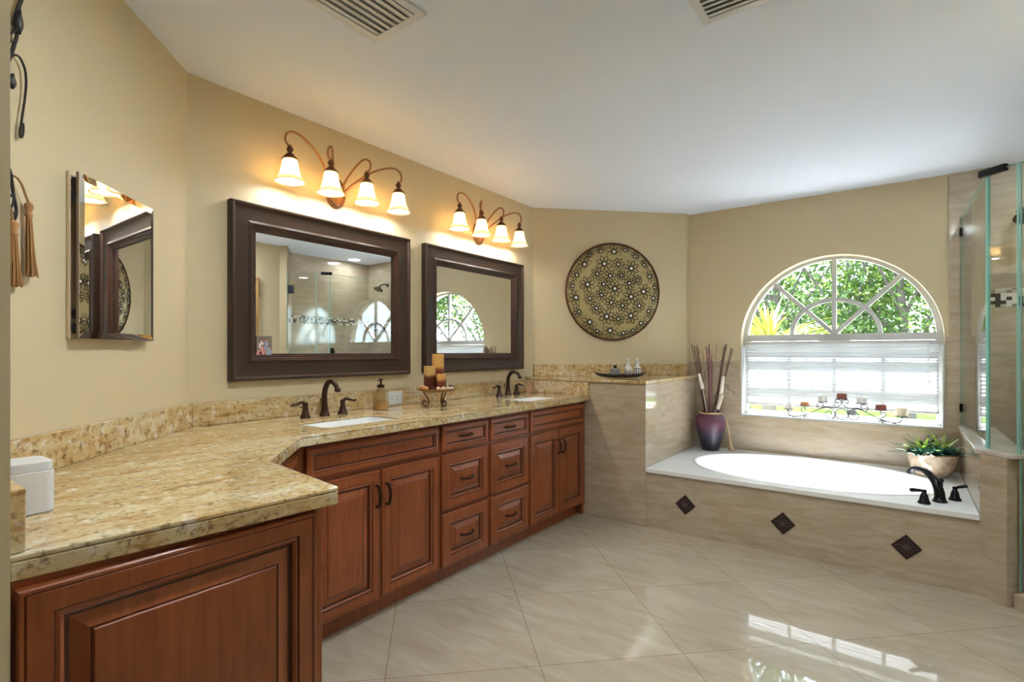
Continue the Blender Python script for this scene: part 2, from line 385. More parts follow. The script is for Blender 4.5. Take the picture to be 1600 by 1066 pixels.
# pleated shade in the lower half
bl = (XA-.02, YC_, Z0)
b = thing('pleated_shade', 'white pleated shade covering the lower half of the arched window', 'window shade', bl)
mb = at(bl); n = 36; z1, z0 = 1.268, .788; vs = []; fs = []
for i in range(n+1):
    z = z1+(z0-z1)*i/n; x = XA-.020+(.0032 if i % 2 else -.0032)
    vs += [(x, YC_-.612, z), (x, YC_+.612, z)]
for i in range(n): fs.append((2*i, 2*i+1, 2*i+3, 2*i+2))
mb.add(vs, fs); mb.build('fabric', BLIND, b, smooth=False)
mb = at(bl); mb.box(XA-.034, XA-.004, YC_-.616, YC_+.616, 1.262, 1.285); mb.build('headrail', WHITEP, b, bevel=.003)
mb = at(bl); mb.box(XA-.032, XA-.008, YC_-.614, YC_+.614, .774, .790); mb.build('bottom_rail', WHITEP, b, bevel=.003)
mb = at(bl)
mb.tube([(XA-.04, -.145, 1.27), (XA-.04, -.147, 1.0)], .0018, 5); mb.ball((XA-.04,-.146,1.155), (.006,.006,.008), 8); mb.lathe([(.003,0),(.007,.004),(.003,.022)], (XA-.04,-.147,.985), 8)
mb.build('pull_cord', PLASTIC, b)

# ------------------------------------------------------------------ vanity countertop, ledge top, shower cap
ZK = .8816; ZB = .842
H1 = (1.285, 1.70, 1.915, 2.150); H2 = (2.765, 3.18, 1.915, 2.145)
def rr(h, r=.03):
    x0, x1, y0, y1 = h; out = []
    for cx, cy, a in ((x1-r, y0+r, -PI/2), (x1-r, y1-r, 0), (x0+r, y1-r, PI/2), (x0+r, y0+r, PI)):
        out += [(cx+r*math.cos(a+i*PI/8), cy+r*math.sin(a+i*PI/8)) for i in range(5)]
    return out
ct = thing('countertop', 'L-shaped golden granite countertop running over all the vanity cabinets', 'countertop', (1.6,1.9,ZK))
o_ = (1.6,1.9,ZK)
mb = at(o_); mb.slab([(.180,1.100), (.738,1.058), (.747,1.068), (.800,1.475), (1.095,1.797), (3.438,1.836), (3.438,2.417), (.951,2.417), (.180,1.646)], ZB, ZK, holes=[rr(H1), rr(H2)], zmid=(ZK-.009, [rr((h[0]-.03, h[1]+.03, h[2]-.03, h[3]+.03)) for h in (H1, H2)]))
mb.build('slab', GRANITE, ct, smooth=False, bevel=.003)
def splash(poly, z0, z1):
    mb = at(o_); mb.slab(poly, z0, z1); mb.build('backsplash', GRANITE, ct, smooth=False, bevel=.002)
splash([(.962,2.399), (3.418,2.399), (3.418,2.418), (.9505,2.418)], ZK+.0005, .982)
splash([(.202,1.643), (.960,2.399), (.9495,2.4175), (.190,1.658)], ZK+.0005, .982)
splash([(.180,1.112), (.201,1.112), (.201,1.642), (.180,1.646)], ZK+.0005, .982)
splash([(3.419,1.838), (3.4385,1.838), (3.4385,2.418), (3.419,2.418)], ZK+.0005, .976)
lt = thing('ledge_top', 'granite top and upstand on the tiled corner ledge beside the tub', 'ledge top', (3.9,1.8,.979))
o_ = (3.9,1.8,.979)
mb = at(o_); mb.slab([(3.424,1.395), (4.552,1.395), (4.552,1.472), (4.499,1.472), (3.556,2.416), (3.424,2.417)], .9785, 1.003); mb.build('slab', GRANITE, lt, smooth=False, bevel=.004)
mb = at(o_); mb.slab([(3.546,2.399), (4.486,1.459), (4.499,1.4725), (3.554,2.4175)], 1.0035, 1.096); mb.build('backsplash', GRANITE, lt, smooth=False, bevel=.002)
mb = MB(); mb.slab([(3.470,-.288), (3.345,-.413), (3.405,-.470), (3.44,-.44), (3.475,-.475), (4.552,-.475), (4.552,-.288)], 0, .02)
single(mb, 'stone_cap', CAPM, (0,0,.7005), 'pale granite cap along the low shower wall under the glass', 'stone cap', smooth=False, bevel=.003)

# ------------------------------------------------------------------ cabinets
WG = [WOOD, GLAZE]
DOOR = [(0,0,0),(0,.017,0),(.003,.020,0),(.008,.020,0),(.0095,.018,1),(.0115,.020,0),(.044,.020,0),(.0465,.0165,1),(.052,.0185,0),(.058,.014,0),(.061,.008,1),(.066,.008,1),(.092,.0165,0),(.0945,.0145,1),(.098,.018,0)]
DRAW = [(0,0,0),(0,.017,0),(.003,.020,0),(.006,.020,0),(.0075,.018,1),(.010,.020,0),(.052,.020,0),(.0545,.0165,1),(.060,.0185,0),(.066,.012,0),(.069,.007,1),(.074,.007,1),(.098,.0165,0),(.100,.0145,1),(.103,.018,0)]
FLAT = [(0,0,0),(0,.017,0),(.003,.020,0),(.005,.020,0),(.0065,.018,1),(.009,.020,0),(.026,.021,0),(.0285,.0175,1),(.033,.016,0),(.0385,.009,1),(.041,.010,1),(.043,.010,0)]
def handle(parent, c, vertical, M=None):
    """bow pull standing off a front whose face is at y = -.020"""
    mb = MB(M); l = .046
    u = Vector((0,0,1)) if vertical else Vector((1,0,0)); c = Vector(c)
    pts = [c-u*l+Vector((0,.0,0)), c-u*l*.96+Vector((0,-.016,0)), c-u*l*.6+Vector((0,-.024,0)), c+Vector((0,-.030,0)), c+u*l*.6+Vector((0,-.024,0)), c+u*l*.96+Vector((0,-.016,0)), c+u*l]
    P = spline(pts, 4); mb.tube(P, [.0045+.002*math.sin(PI*i/(len(P)-1)) for i in range(len(P))], 7)
    for s_ in (-1, 1): mb.ball(c+u*l*s_, .0075, 8)
    mb.build('handle', BRONZE, parent)
def front(parent, name, x0, x1, z0, z1, prof, M=None, y0=0):
    mb = MB(M); mb.panel(x0, x1, z0, z1, y0, prof); return mb.build(name, WG, parent, smooth=False)
def carcass(parent, x0, x1, depth, toe=.055, M=None, z1=ZB-.001):
    mb = MB(M); mb.box(x0, x1, 0, depth, .088, z1); mb.build('cabinet_body', WG, parent, smooth=False)
    mb = MB(M); mb.box(x0, x1, toe, depth, 0, .0875); mb.build('toe_kick', WOOD, parent, smooth=False)
YF = 1.878
def sink_cab(name, x0, x1, hx, label, left_x=None):
    w = x1-x0
    t = thing(name, label, 'cabinet', (x0, YF, 0), 0, 'vanity cabinets')
    mb = MB(); mb.box(0, w, 0, .02, .088, ZB-.001); mb.box(0, .018, .02, .52, .088, ZB-.001); mb.box(w-.018, w, .02, .52, .088, ZB-.001); mb.box(.018, w-.018, .02, .52, .088, .106)
    mb.build('cabinet_body', WG, t, smooth=False)
    mb = MB(); mb.box(0, w, .055, .52, 0, .0875); mb.build('toe_kick', WOOD, t, smooth=False)
    xl = left_x if left_x is not None else .008
    front(t, 'false_front', xl, w-.010, .692, .822, FLAT)
    mid = (xl+w-.010)/2
    for k, (a, b_) in enumerate(((xl, mid-.004), (mid+.004, w-.010))):
        d = front(t, 'door', a, b_, .100, .672, DOOR)
        handle(d, (b_-.024 if k == 0 else a+.024, -.0195, .560), True)
    return t
def drawer_cab(name, x0, x1, label):
    w = x1-x0
    t = thing(name, label, 'cabinet', (x0, YF, 0), 0, 'vanity cabinets')
    carcass(t, 0, w, .52)
    for z0, z1, pr in ((.690,.822,FLAT), (.386,.674,DRAW), (.096,.372,DRAW)):
        d = front(t, 'drawer', .009, w-.009, z0, z1, pr)
        handle(d, (w/2, -.0095-(.0 if pr is FLAT else .008), (z0+z1)/2), False)
    return t
sink_cab('sink_cabinet', 1.128, 1.906, None, 'wide cherry sink cabinet under the basin nearest the medicine cabinet', left_x=.030)
drawer_cab('drawer_cabinet', 1.9065, 2.2985, 'cherry stack of three drawers beside the wide sink cabinet')
drawer_cab('drawer_cabinet', 2.299, 2.697, 'cherry stack of three drawers nearer the tub')
sink_cab('sink_cabinet', 2.6975, 3.412, None, 'cherry sink cabinet with two doors against the tiled ledge')
mb = MB(); mb.box(3.4125, 3.437, 1.884, 1.90, 0, ZB-.001); single(mb, 'filler_strip', WOOD, (0,0,0), 'narrow cherry filler strip between the vanity and the tiled ledge', 'filler strip', smooth=False)
# angled corner cabinet
t = thing('corner_cabinet', 'angled cherry cabinet in the inside corner of the vanity, mostly hidden', 'cabinet', (.80,1.558,0), math.radians(45), 'vanity cabinets')
carcass(t, 0.0, .450, .30)
front(t, 'door', .030, .425, .120, .815, DOOR)
# end cabinet: panel towards the camera, drawer and door on its side
t = thing('end_cabinet', 'cherry end cabinet with a big raised panel below the white cube', 'cabinet', (.182,1.102,0), 0, 'vanity cabinets')
mb = MB(); mb.slab([(0,0), (.532,0), (.570,.44), (.55,.46), (.0,.46)], .088, ZB-.001); mb.build('cabinet_body', WG, t, smooth=False)
mb = MB(); mb.box(.002, .49, .02, .46, 0, .0875); mb.build('toe_kick', WOOD, t, smooth=False)
front(t, 'end_panel', .003, .518, .100, .830, DOOR)
mb = MB(); mb.box(.5185, .5315, -.012, -.0005, .090, .832); mb.build('stile', WG, t, smooth=False)
Ms = Matrix.Translation(Vector((.532,0,0))) @ Matrix.Rotation(math.radians(85), 4, 'Z')
d = front(t, 'drawer', .012, .425, .690, .822, FLAT, Ms); handle(d, (.22,-.0095,.756), False, Ms)
d = front(t, 'door', .012, .425, .100, .672, DOOR, Ms); handle(d, (.39,-.0195,.56), True, Ms)

# ------------------------------------------------------------------ sinks
def sink(h, label):
    x0, x1, y0, y1 = h; cx, cy = (x0+x1)/2, (y0+y1)/2
    t = thing('sink', label, 'sink', (cx,cy,ZK-.1495), 0, 'undermount basins')
    mb = MB(); loops = []
    for ins, z in ((-.025,.139),(-.002,.139),(.004,.12),(.012,.06),(.030,.015),(.075,.004),(.14,.0)):
        loops.append([(p[0]-cx, p[1]-cy, z) for p in rr((x0+ins, x1-ins, y0+min(ins,.085), y1-min(ins,.085)), .03 if ins < .03 else .02)])
    n = len(loops[0])
    for a, b_ in zip(loops, loops[1:]):
        mb.add(a+b_, [(i, (i+1) % n, n+(i+1) % n, n+i) for i in range(n)])
    mb.add(loops[-1], [tuple(range(n))])
    mb.build('basin', WHITE, t)
    mb = MB(); mb.lathe([(.021,.0),(.021,.003),(.012,.004),(.0,.004)], (0,0,.0012), 16); mb.build('drain', BRONZE, t)
sink(H1, 'white rectangular undermount sink nearest the medicine cabinet'); sink(H2, 'white rectangular undermount sink nearest the tub')

# ------------------------------------------------------------------ vanity faucets
def faucet(loc, label):
    t = thing('faucet', label, 'faucet', loc, 0, 'bronze vanity faucets')
    mb = MB(); mb.lathe([(.027,0),(.027,.004),(.022,.014),(.017,.034),(.0145,.062)], n=20)
    P = spline([(0,0,.055),(0,.001,.09),(0,-.004,.130),(0,-.026,.163),(0,-.058,.172),(0,-.088,.160),(0,-.106,.136)], 6)
    mb.tube(P, [.0145-.0035*i/(len(P)-1) for i in range(len(P))], 12)
    mb.lathe([(.012,0),(.0155,.003),(.0155,.014),(.012,.018)], (0,-.108,.124), 14)
    mb.build('spout', BRONZE, t)
    mb = MB(); mb.tube([(0,.024,.04),(0,.030,.075)], .003, 6); mb.ball((0,.031,.080), .006, 8); mb.build('lift_rod', BRONZE, t)
    for s_ in (-1, 1):
        mb = MB(); x = .106*s_
        mb.lathe([(.026,0),(.026,.004),(.020,.016),(.013,.042),(.012,.058),(.014,.066),(.009,.074)], (x,0,0), 18)
        P = spline([(x,0,.066),(x+.018*s_,-.002,.076),(x+.042*s_,-.004,.070),(x+.066*s_,-.006,.064),(x+.078*s_,-.006,.066)], 5)
        mb.tube(P, [.0085-.004*i/(len(P)-1) for i in range(len(P))], 8)
        mb.build('lever_handle', BRONZE, t)
faucet((1.530,2.298,ZK), 'oil-rubbed bronze faucet with two levers below the larger-looking mirror')
faucet((3.080,2.318,ZK), 'oil-rubbed bronze faucet with two levers nearest the tiled ledge')

# ------------------------------------------------------------------ mirrors
FR = [(0,0,0),(0,.036,0),(.004,.042,0),(.010,.043,0),(.015,.040,0),(.019,.033,1),(.024,.031,0),(.055,.026,0),(.080,.028,0),(.090,.034,0),(.0945,.034,0),(.097,.026,1),(.104,.024,0),(.107,.019,1),(.114,.018,0),(.117,.013,1),(.124,.012,0),(.126,.006,0)]
def framed_mirror(cx, label):
    w, h = 1.064, .819
    t = thing('framed_mirror', label, 'mirror', (cx, YW, 1.067), 0, 'framed vanity mirrors')
    mb = MB(); mb.panel(-w/2, w/2, 0, h, -.001, FR, fill=False); mb.box(-w/2+.01, w/2-.01, -.004, -.001, .01, h-.01)
    fr = mb.build('frame', [FRAME, FRAME2], t, angle=25)
    mb = MB()
    for i in range(76):
        x = -w/2+.118+(w-.236)*i/75
        for z in (.1175, h-.1175): mb.ball((x,-.0145,z), (.006,.004,.0035), 6)
    for i in range(1, 54):
        z = .118+(h-.236)*i/54
        for x in (-w/2+.1175, w/2-.1175): mb.ball((x,-.0145,z), (.0035,.004,.006), 6)
    mb.build('beading', FRAME2, fr)
    mb = MB(); mb.box(-w/2+.12, w/2-.12, -.008, -.005, .12, h-.12); mb.build('mirror_glass', MIRROR, t, smooth=False)
framed_mirror(1.645, 'dark framed wall mirror above the sink nearest the medicine cabinet')
framed_mirror(2.836, 'dark framed wall mirror above the sink nearest the tub')
# little photo tucked into the frame
t = thing('photo_print', 'small family snapshot tucked into the lower corner of the mirror frame', 'photograph', (1.240,YW-.0135,1.186), 0)
mb = MB(); mb.box(0, .074, -.001, 0, 0, .090); mb.build('print', mat('photo_ground', (.22,.17,.14), .3), t, smooth=False)
mb = MB(); 
cols = [mat('photo_skin', (.55,.32,.22), .4), mat('photo_hair', (.03,.02,.018), .4), mat('photo_pink', (.60,.25,.26), .4), mat('photo_blue', (.30,.33,.45), .4), mat('photo_white', (.65,.60,.58), .4)]
def disc(cx, cz, rx, rz, m, y): mb.add([(cx+rx*math.cos(2*PI*i/14), y, cz+rz*math.sin(2*PI*i/14)) for i in range(14)], [tuple(range(14))], m)
for cx, cz, m in ((.030,.088,4), (.056,.090,3)):
    disc(cx, cz-.034, .017, .030, m, -.0014); disc(cx, cz+.003, .0095, .0125, 1, -.0016); disc(cx, cz, .0075, .0095, 0, -.0018)
for cx, cz, m in ((.034,.050,2), (.014,.028,2), (.074,.044,3)):
    disc(cx, cz-.026, .018, .026, m, -.0020); disc(cx, cz+.003, .0095, .012, 1, -.0022); disc(cx, cz, .0075, .009, 0, -.0024)
o = mb.build('picture', cols, t, smooth=False); o.scale = (.80,1,.75)

# ------------------------------------------------------------------ vanity lights
def vanity_light(cx, label):
    t = thing('vanity_light', label, 'wall light', (cx, YW, 2.05), 0, 'four-lamp vanity lights')
    mb = MB(); RX = Matrix.Rotation(PI/2, 3, 'X')
    mb.lathe([(1.0,0),(1.0,.006),(.90,.014),(.74,.016),(.66,.010),(.50,.012),(.30,.022),(.0,.026)], (0,-.0005,0), 32, 0, .062, .085, R=Matrix.Rotation(PI/2, 3, 'X') @ Matrix.Identity(3))
    for i in range(22):
        a = 2*PI*i/22; mb.ball((.051*math.cos(a), -.014, .070*math.sin(a)), (.006,.006,.006), 6, 1)
    mb.build('backplate', [LAMPM, LAMPD], t)
    outer = [(-.03,-.022,.0),(-.085,-.055,.065),(-.165,-.095,.135),(-.25,-.117,.178),(-.312,-.124,.190),(-.346,-.124,.176),(-.356,-.124,.145),(-.344,-.124,.124),(-.333,-.124,.119)]
    inner = [(-.02,-.022,.02),(-.05,-.055,.10),(-.085,-.10,.168),(-.108,-.124,.185),(-.130,-.130,.168),(-.129,-.127,.138),(-.118,-.124,.121),(-.1107,-.124,.119)]
    for sx in (-1, 1):
        for pts, xs in ((outer, .332), (inner, .1107)):
            mb = MB(); P = spline([(p[0]*-sx, p[1], p[2]) for p in pts], 6)
            mb.tube(P, [.0062-.0012*i/(len(P)-1) for i in range(len(P))], 8); mb.ball(P[-1], .0085, 8)
            a = mb.build('arm', LAMPM, t)
            x = xs*sx
            mb = MB(); mb.lathe([(.004,.122),(.010,.114),(.0145,.103),(.011,.092),(.006,.088),(.008,.085),(.016,.082),(.026,.070),(.037,.058),(.037,.054),(.030,.054)], (x,-.124,0), 18)
            for k in range(8):
                q = 2*PI*k/8; mb.tube([(x+.007*math.cos(q),-.124+.007*math.sin(q),.117),(x+.0145*math.cos(q),-.124+.0145*math.sin(q),.103),(x+.008*math.cos(q),-.124+.008*math.sin(q),.090)], .0022, 5)
            mb.build('socket_cup', LAMPD, a)
            mb = MB(); pr = [(.033,.056),(.035,.04),(.039,.015),(.047,-.015),(.058,-.038),(.071,-.052)]
            mb.lathe(pr+[(r-.003, z) for r, z in pr[::-1]], (x,-.124,0), 28, caps=False)
            sh = mb.build('lamp_shade', SHADE, t, angle=60)
            mb = MB(); mb.ball((x,-.124,-.022), (.027,.027,.030), 16); mb.lathe([(.013,.0),(.013,.05)], (x,-.124,0), 10); mb.build('bulb', BULBM, sh)
vanity_light(1.675, 'copper four-lamp light with glass bells above the first mirror')
vanity_light(2.858, 'copper four-lamp light with glass bells above the mirror nearest the corner')

# ------------------------------------------------------------------ medicine cabinet on the angled wall
R45 = math.radians(45)
def wallpt(s, o=0): return (.178+s*.70711+o*.70711, 1.647+s*.70711-o*.70711)
t = thing('medicine_cabinet', 'small mirrored medicine cabinet with slanted mirror edges on the angled wall', 'cabinet', (*wallpt(.352), 1.237), R45)
mb = MB(); mb.box(0, .405, -.010, -.0005, 0, .480); mb.build('cabinet_body', mat('cream_metal', (.60,.48,.33), .35), t, smooth=False, bevel=.002)
for z in (.030, .072, .405, .448):
    mb = MB(); mb.box(.006, .030, -.026, -.0105, z-.010, z+.010); mb.box(.003, .009, -.0235, -.0145, z-.014, z+.014); mb.build('hinge', BLACKM, t, smooth=False)
mb = MB(); mb.box(.0, .398, -.0325, -.0265, .002, .478); dr = mb.build('door', mat('door_backing', (.16,.11,.08), .4), t, smooth=False)
mb = MB(); mb.panel(.001, .397, .003, .477, -.0326, [(0,0,0),(0,.002,0),(.020,.0038,0)]); mb.build('mirror_glass', MIRROR, dr, smooth=False)

# wire wall hanging and tassel hanging, partly behind the wall end
t = thing('wire_wall_hanging', 'dark wire vine wall hanging with leaf and curling tendril', 'wall hanging', (*wallpt(.13), 1.70), R45)
def W2(s, z, o=.012): return (s-.13, -o, z-1.70)
mb = MB(); mb.tube(spline([W2(.215,2.20),W2(.177,2.098),W2(.156,2.035),W2(.149,2.003),W2(.159,1.987),W2(.152,1.961),W2(.140,1.925),W2(.115,1.86),W2(.10,1.80),W2(.11,1.74)], 6), .0042, 7); mb.tube(spline([W2(.22,2.205),W2(.185,2.11),W2(.165,2.05),W2(.150,2.0,.02),W2(.13,1.97)], 5), .003, 6)
mb.build('stem', IRON, t)
mb = MB(); mb.tube(spline([W2(.132,1.905),W2(.145,1.928),W2(.166,1.937),W2(.184,1.918),W2(.189,1.885),W2(.184,1.837),W2(.175,1.785),W2(.170,1.745),W2(.175,1.739),W2(.180,1.755),W2(.179,1.775),W2(.173,1.772)], 6), .0026, 6)
mb.tube(spline([W2(.15,1.965),W2(.135,1.955),W2(.125,1.93),W2(.135,1.915),W2(.148,1.93)], 5), .0022, 6); mb.build('tendril', IRON, t)
for s0, z0, dz in ((.157,2.018,.030), (.118,1.88,.028), (.108,1.82,.026), (.135,1.86,.018)):
    mb = MB(); vs = []
    for i in range(7):
        q = i/6; w = .018*math.sin(PI*q)**.7*(1-.3*q); vs += [W2(s0-w, z0+dz-q*dz*2, .016), W2(s0, z0+dz-q*dz*2, .022), W2(s0+w, z0+dz-q*dz*2, .016)]
    mb.add(vs, [f for i in range(6) for f in ((3*i,3*i+1,3*i+4,3*i+3),(3*i+1,3*i+2,3*i+5,3*i+4))]); o = mb.build('leaf', IRON, t)
    o.modifiers.new('solid', 'SOLIDIFY').thickness = .002
t = thing('tassel_hanging', 'scrolled metal wall ornament with tan silk tassels', 'wall hanging', (*wallpt(.12), 1.40), R45)
def W3(s, z, o=.012): return (s-.12, -o, z-1.40)
mb = MB()
mb.tube(spline([W3(.120,1.665),W3(.139,1.640),W3(.148,1.593),W3(.158,1.548),W3(.150,1.516),W3(.153,1.47),W3(.138,1.391),W3(.12,1.36)], 6), .0035, 6)
for c, r in (((.132,1.60),.017), ((.140,1.56),.018), ((.128,1.535),.018), ((.12,1.58),.03)): mb.tube([W3(c[0]+r*math.cos(2*PI*i/16), c[1]+r*1.3*math.sin(2*PI*i/16)) for i in range(16)], .0024, 5, closed=True)
mb.build('scroll_frame', IRON, t)
TAS = mat('tassel_silk', (.50,.26,.10), .7, bump=.6, bscale=300); CORD = mat('tassel_cord', (.34,.20,.08), .7)
for pts, s0, z0, ln in (([(.143,1.632),(.156,1.630),(.170,1.618),(.181,1.598),(.192,1.578)], .192, 1.578, .182), ([(.128,1.56),(.138,1.535),(.143,1.52)], .144, 1.52, .15)):
    mb = MB(); mb.tube(spline([W3(*p, .016) for p in pts], 6), .0028, 6); c = mb.build('cord', CORD, t)
    mb = MB(); mb.lathe([(.003,.004),(.009,-.002),(.010,-.010),(.006,-.022),(.009,-.030),(.006,-.036)], W3(s0, z0, .016), 12)
    for k in range(70):
        a = random.uniform(0, 2*PI); r = random.uniform(.2, 1)
        x, y, z = W3(s0, z0-.034, .016)
        mb.tube([(x+.006*r*math.cos(a), y+.006*r*math.sin(a), z), (x+.010*r*math.cos(a)+.004, y+.009*r*math.sin(a), z-ln*.5), (x+(.018*math.cos(a))*r+.010, y+.011*r*math.sin(a), z-ln*random.uniform(.78,.84))], .0012, 4)
    mb.build('tassel', TAS, t)

# ------------------------------------------------------------------ things on the countertop
t = thing('cube_speaker', 'white rounded cube device on the counter against the side splash', 'speaker', (.247,1.40,ZK+.001), math.radians(2))
mb = MB(); mb.slab(rr((-.041,.041,-.05,.05), .016), 0, .082); mb.build('body', PLASTIC, t, bevel=.003)
mb = MB(); mb.slab(rr((-.039,.039,-.048,.048), .016), .0825, .100); mb.build('lid', PLASTIC, t, bevel=.005)
t = thing('soap_dispenser', 'clear glass soap pump bottle with dark pump beside the outlet', 'soap dispenser', (1.872,2.285,ZK+.001))
mb = MB(); mb.slab(rr((-.036,.036,-.030,.030), .012), 0, .098); mb.lathe([(.030,.098),(.027,.108),(.017,.118),(.016,.126)], n=20, caps=False); mb.build('bottle', CGLASS, t)
mb = MB(); mb.slab(rr((-.033,.033,-.027,.027), .010), .003, .045); mb.build('soap', mat('amber_soap', (.72,.45,.20), .2, trans=.3), t)
mb = MB(); mb.lathe([(.020,.122),(.021,.136),(.012,.140),(.006,.142),(.006,.162),(.011,.163),(.011,.170),(.0,.171)], n=16); mb.tube([(0,0,.165),(-.02,-.012,.164),(-.034,-.02,.158)], .0035, 6); mb.tube([(0,0,.166),(.018,.01,.168),(.026,.014,.164)], .003, 6); mb.build('pump', BRONZE, t)
t = thing('outlet', 'white wall outlet set in the granite backsplash between the mirrors', 'outlet', (2.060,2.3985,.928))
mb = MB(); mb.box(-.062, .062, -.006, 0, -.040, .040); mb.build('cover_plate', PLASTIC, t, smooth=False, bevel=.002)
for x in (-.021, .021):
    mb = MB(); mb.box(x-.017, x+.017, -.0085, -.0055, -.022, .022); s_ = mb.build('socket', PLASTIC, t, smooth=False, bevel=.001)
    mb = MB(); mb.box(x-.002, x+.009, -.0092, -.008, -.010, -.007); mb.box(x-.002, x+.009, -.0092, -.008, .007, .010); mb.ball((x-.010,-.0086,0), (.003,.001,.003), 8); mb.build('slot', BLACKM, s_, smooth=False)
# candle stand
sp = (2.200,2.175,ZK+.0005)
t = thing('plate_stand', 'round gilt plate on scrolled metal feet between the two faucets', 'plate stand', sp)
GILT = mat('gilt_plate', (.42,.26,.10), .35, .5)
mb = MB(); mb.lathe([(.0,.086),(.085,.086),(.112,.094),(.128,.103),(.130,.106),(.112,.098),(.085,.090),(.0,.090)], n=40, caps=False); mb.build('plate', GILT, t)
for a in (150, 270, 30):
    a = math.radians(a-10); u = Vector((math.cos(a), math.sin(a), 0)); mb = MB()
    P = [u*r+Vector((0,0,z)) for r, z in ((.082,.086),(.070,.066),(.056,.045),(.050,.025),(.056,.008),(.072,.0045),(.085,.014),(.086,.028),(.076,.034),(.068,.028),(.070,.021))]
    mb.tube(spline(P, 5), .0045, 7); mb.build('foot', LAMPD, t)
WX = [((.22,.05,.012),(.62,.34,.10)), ((.10,.022,.010),(.56,.34,.12)), ((.18,.035,.012),(.66,.34,.10))]
def ro(r, f): return (r*.604+f*.797, -r*.797+f*.604)
def pillar_candle(x, y, r, h, i, label):
    loc = (sp[0]+x, sp[1]+y, ZK+.0915)
    t = thing('pillar_candle', label, 'candle', loc, 0, 'brown pillar candles on the plate')
    mb = MB(); mb.lathe([(0,0),(r-.001,0),(r,.002),(r,h-.002),(r-.003,h),(r-.010,h-.003),(0,h-.005)], n=24); mb.build('wax', m_candle('candle_wax', *WX[i], h*(.62 if i < 2 else .68)), t)
    mb = MB(); mb.tube([(0,0,h-.006),(.001,0,h+.006)], .0012, 5); mb.build('wick', BLACKM, t)
pillar_candle(*ro(-.002,.040), .0355, .215, 0, 'tallest brown and amber pillar candle on the gilt plate')
pillar_candle(*ro(-.042,-.022), .0345, .145, 1, 'middle-height brown pillar candle on the gilt plate')
pillar_candle(*ro(.027,-.034), .030, .098, 2, 'shortest brown and amber pillar candle on the gilt plate')
SHM = [mat('shell_orange', (.60,.26,.10), .4), mat('shell_pale', (.66,.50,.38), .4), mat('shell_dark', (.05,.025,.02), .4), mat('shell_yellow', (.60,.42,.14), .4)]
shells = [(-.100,.020,.020,0),(-.084,.048,.017,0),(-.106,-.012,.016,0),(-.086,-.052,.013,2),(-.062,-.070,.014,1),(-.030,-.078,.018,1),(.006,-.078,.017,1),(.040,-.074,.016,1),(.076,-.052,.014,2),(.094,-.022,.015,2),(.092,.022,.018,3),(.070,.062,.015,3)]
for i, (x, y, r, k) in enumerate(shells):
    mb = MB(); n = 14; h = r*.72
    mb.ball((0,0,h), (r, r*.72, h), 12); mb.ball((r*.55,0,h*.9), (r*.6, r*.45, h*.6), 10)
    for q in range(5): mb.tube([(-r*.7+q*r*.3,-r*.55,h*1.1),(-r*.7+q*r*.3,0,h*1.98-abs(q-2)*h*.16),(-r*.7+q*r*.3,r*.55,h*1.1)], r*.07, 5)
    single(mb, 'seashell', SHM[k], (sp[0]+x, sp[1]+y, ZK+.0915+(.002 if math.hypot(x,y) < .088 else .0085)), ['orange seashell on the gilt plate beside the pillar candles', 'pale pink seashell at the front of the gilt plate', 'small dark seashell on the gilt plate rim', 'yellow seashell on the tub side of the gilt plate'][k], 'shell', ['orange seashells on the plate','pale seashells on the plate','dark seashells on the plate','yellow seashells on the plate'][k], rz=i*1.3)
mb = MB(); pr = [(0,0),(.030,0),(.033,.003),(.034,.085),(.031,.085),(.030,.006),(0,.006)]
mb.lathe(pr, n=4, R=Matrix.Rotation(PI/4, 3, 'Z'))
single(mb, 'soap_tumbler', m_translucent('peach_glass', (.62,.40,.26), (.8,.5,.3), .3, .2), (3.345,2.300,ZK+.001), 'square peach tumbler in the counter corner beside the ledge', 'tumbler', smooth=False)

# ------------------------------------------------------------------ on the ledge
def ledge(s, o): return (3.555+s*.70711-o*.70711, 2.419-s*.70711-o*.70711)   # along the angled wall, out from it
t = thing('tray', 'long black boat-shaped tray on the granite ledge', 'tray', (*ledge(.585,.45), 1.004), -R45)
mb = MB(); prof = []
for i in range(25):
    x = -.205+.41*i/24; q = abs(x)/.205; w = .055*(1-q**3)+.004; z = .026+.014*q**3
    prof.append([(x,-w,z), (x*.88,-w*.72,.003+.02*q**4), (x*.88,w*.72,.003+.02*q**4), (x,w,z)])
mb.add([p for r in prof for p in r], [(4*i+k,4*i+k+1,4*i+k+5,4*i+k+4) for i in range(24) for k in range(3)])
o = mb.build('dish', mat('black_lacquer', (.018,.010,.010), .2), t, angle=80); o.modifiers.new('solid', 'SOLIDIFY').thickness = .005
PAT = mat('bottle_black', (.02,.02,.022), .3); CER = mat('bottle_white', (.72,.70,.66), .25)
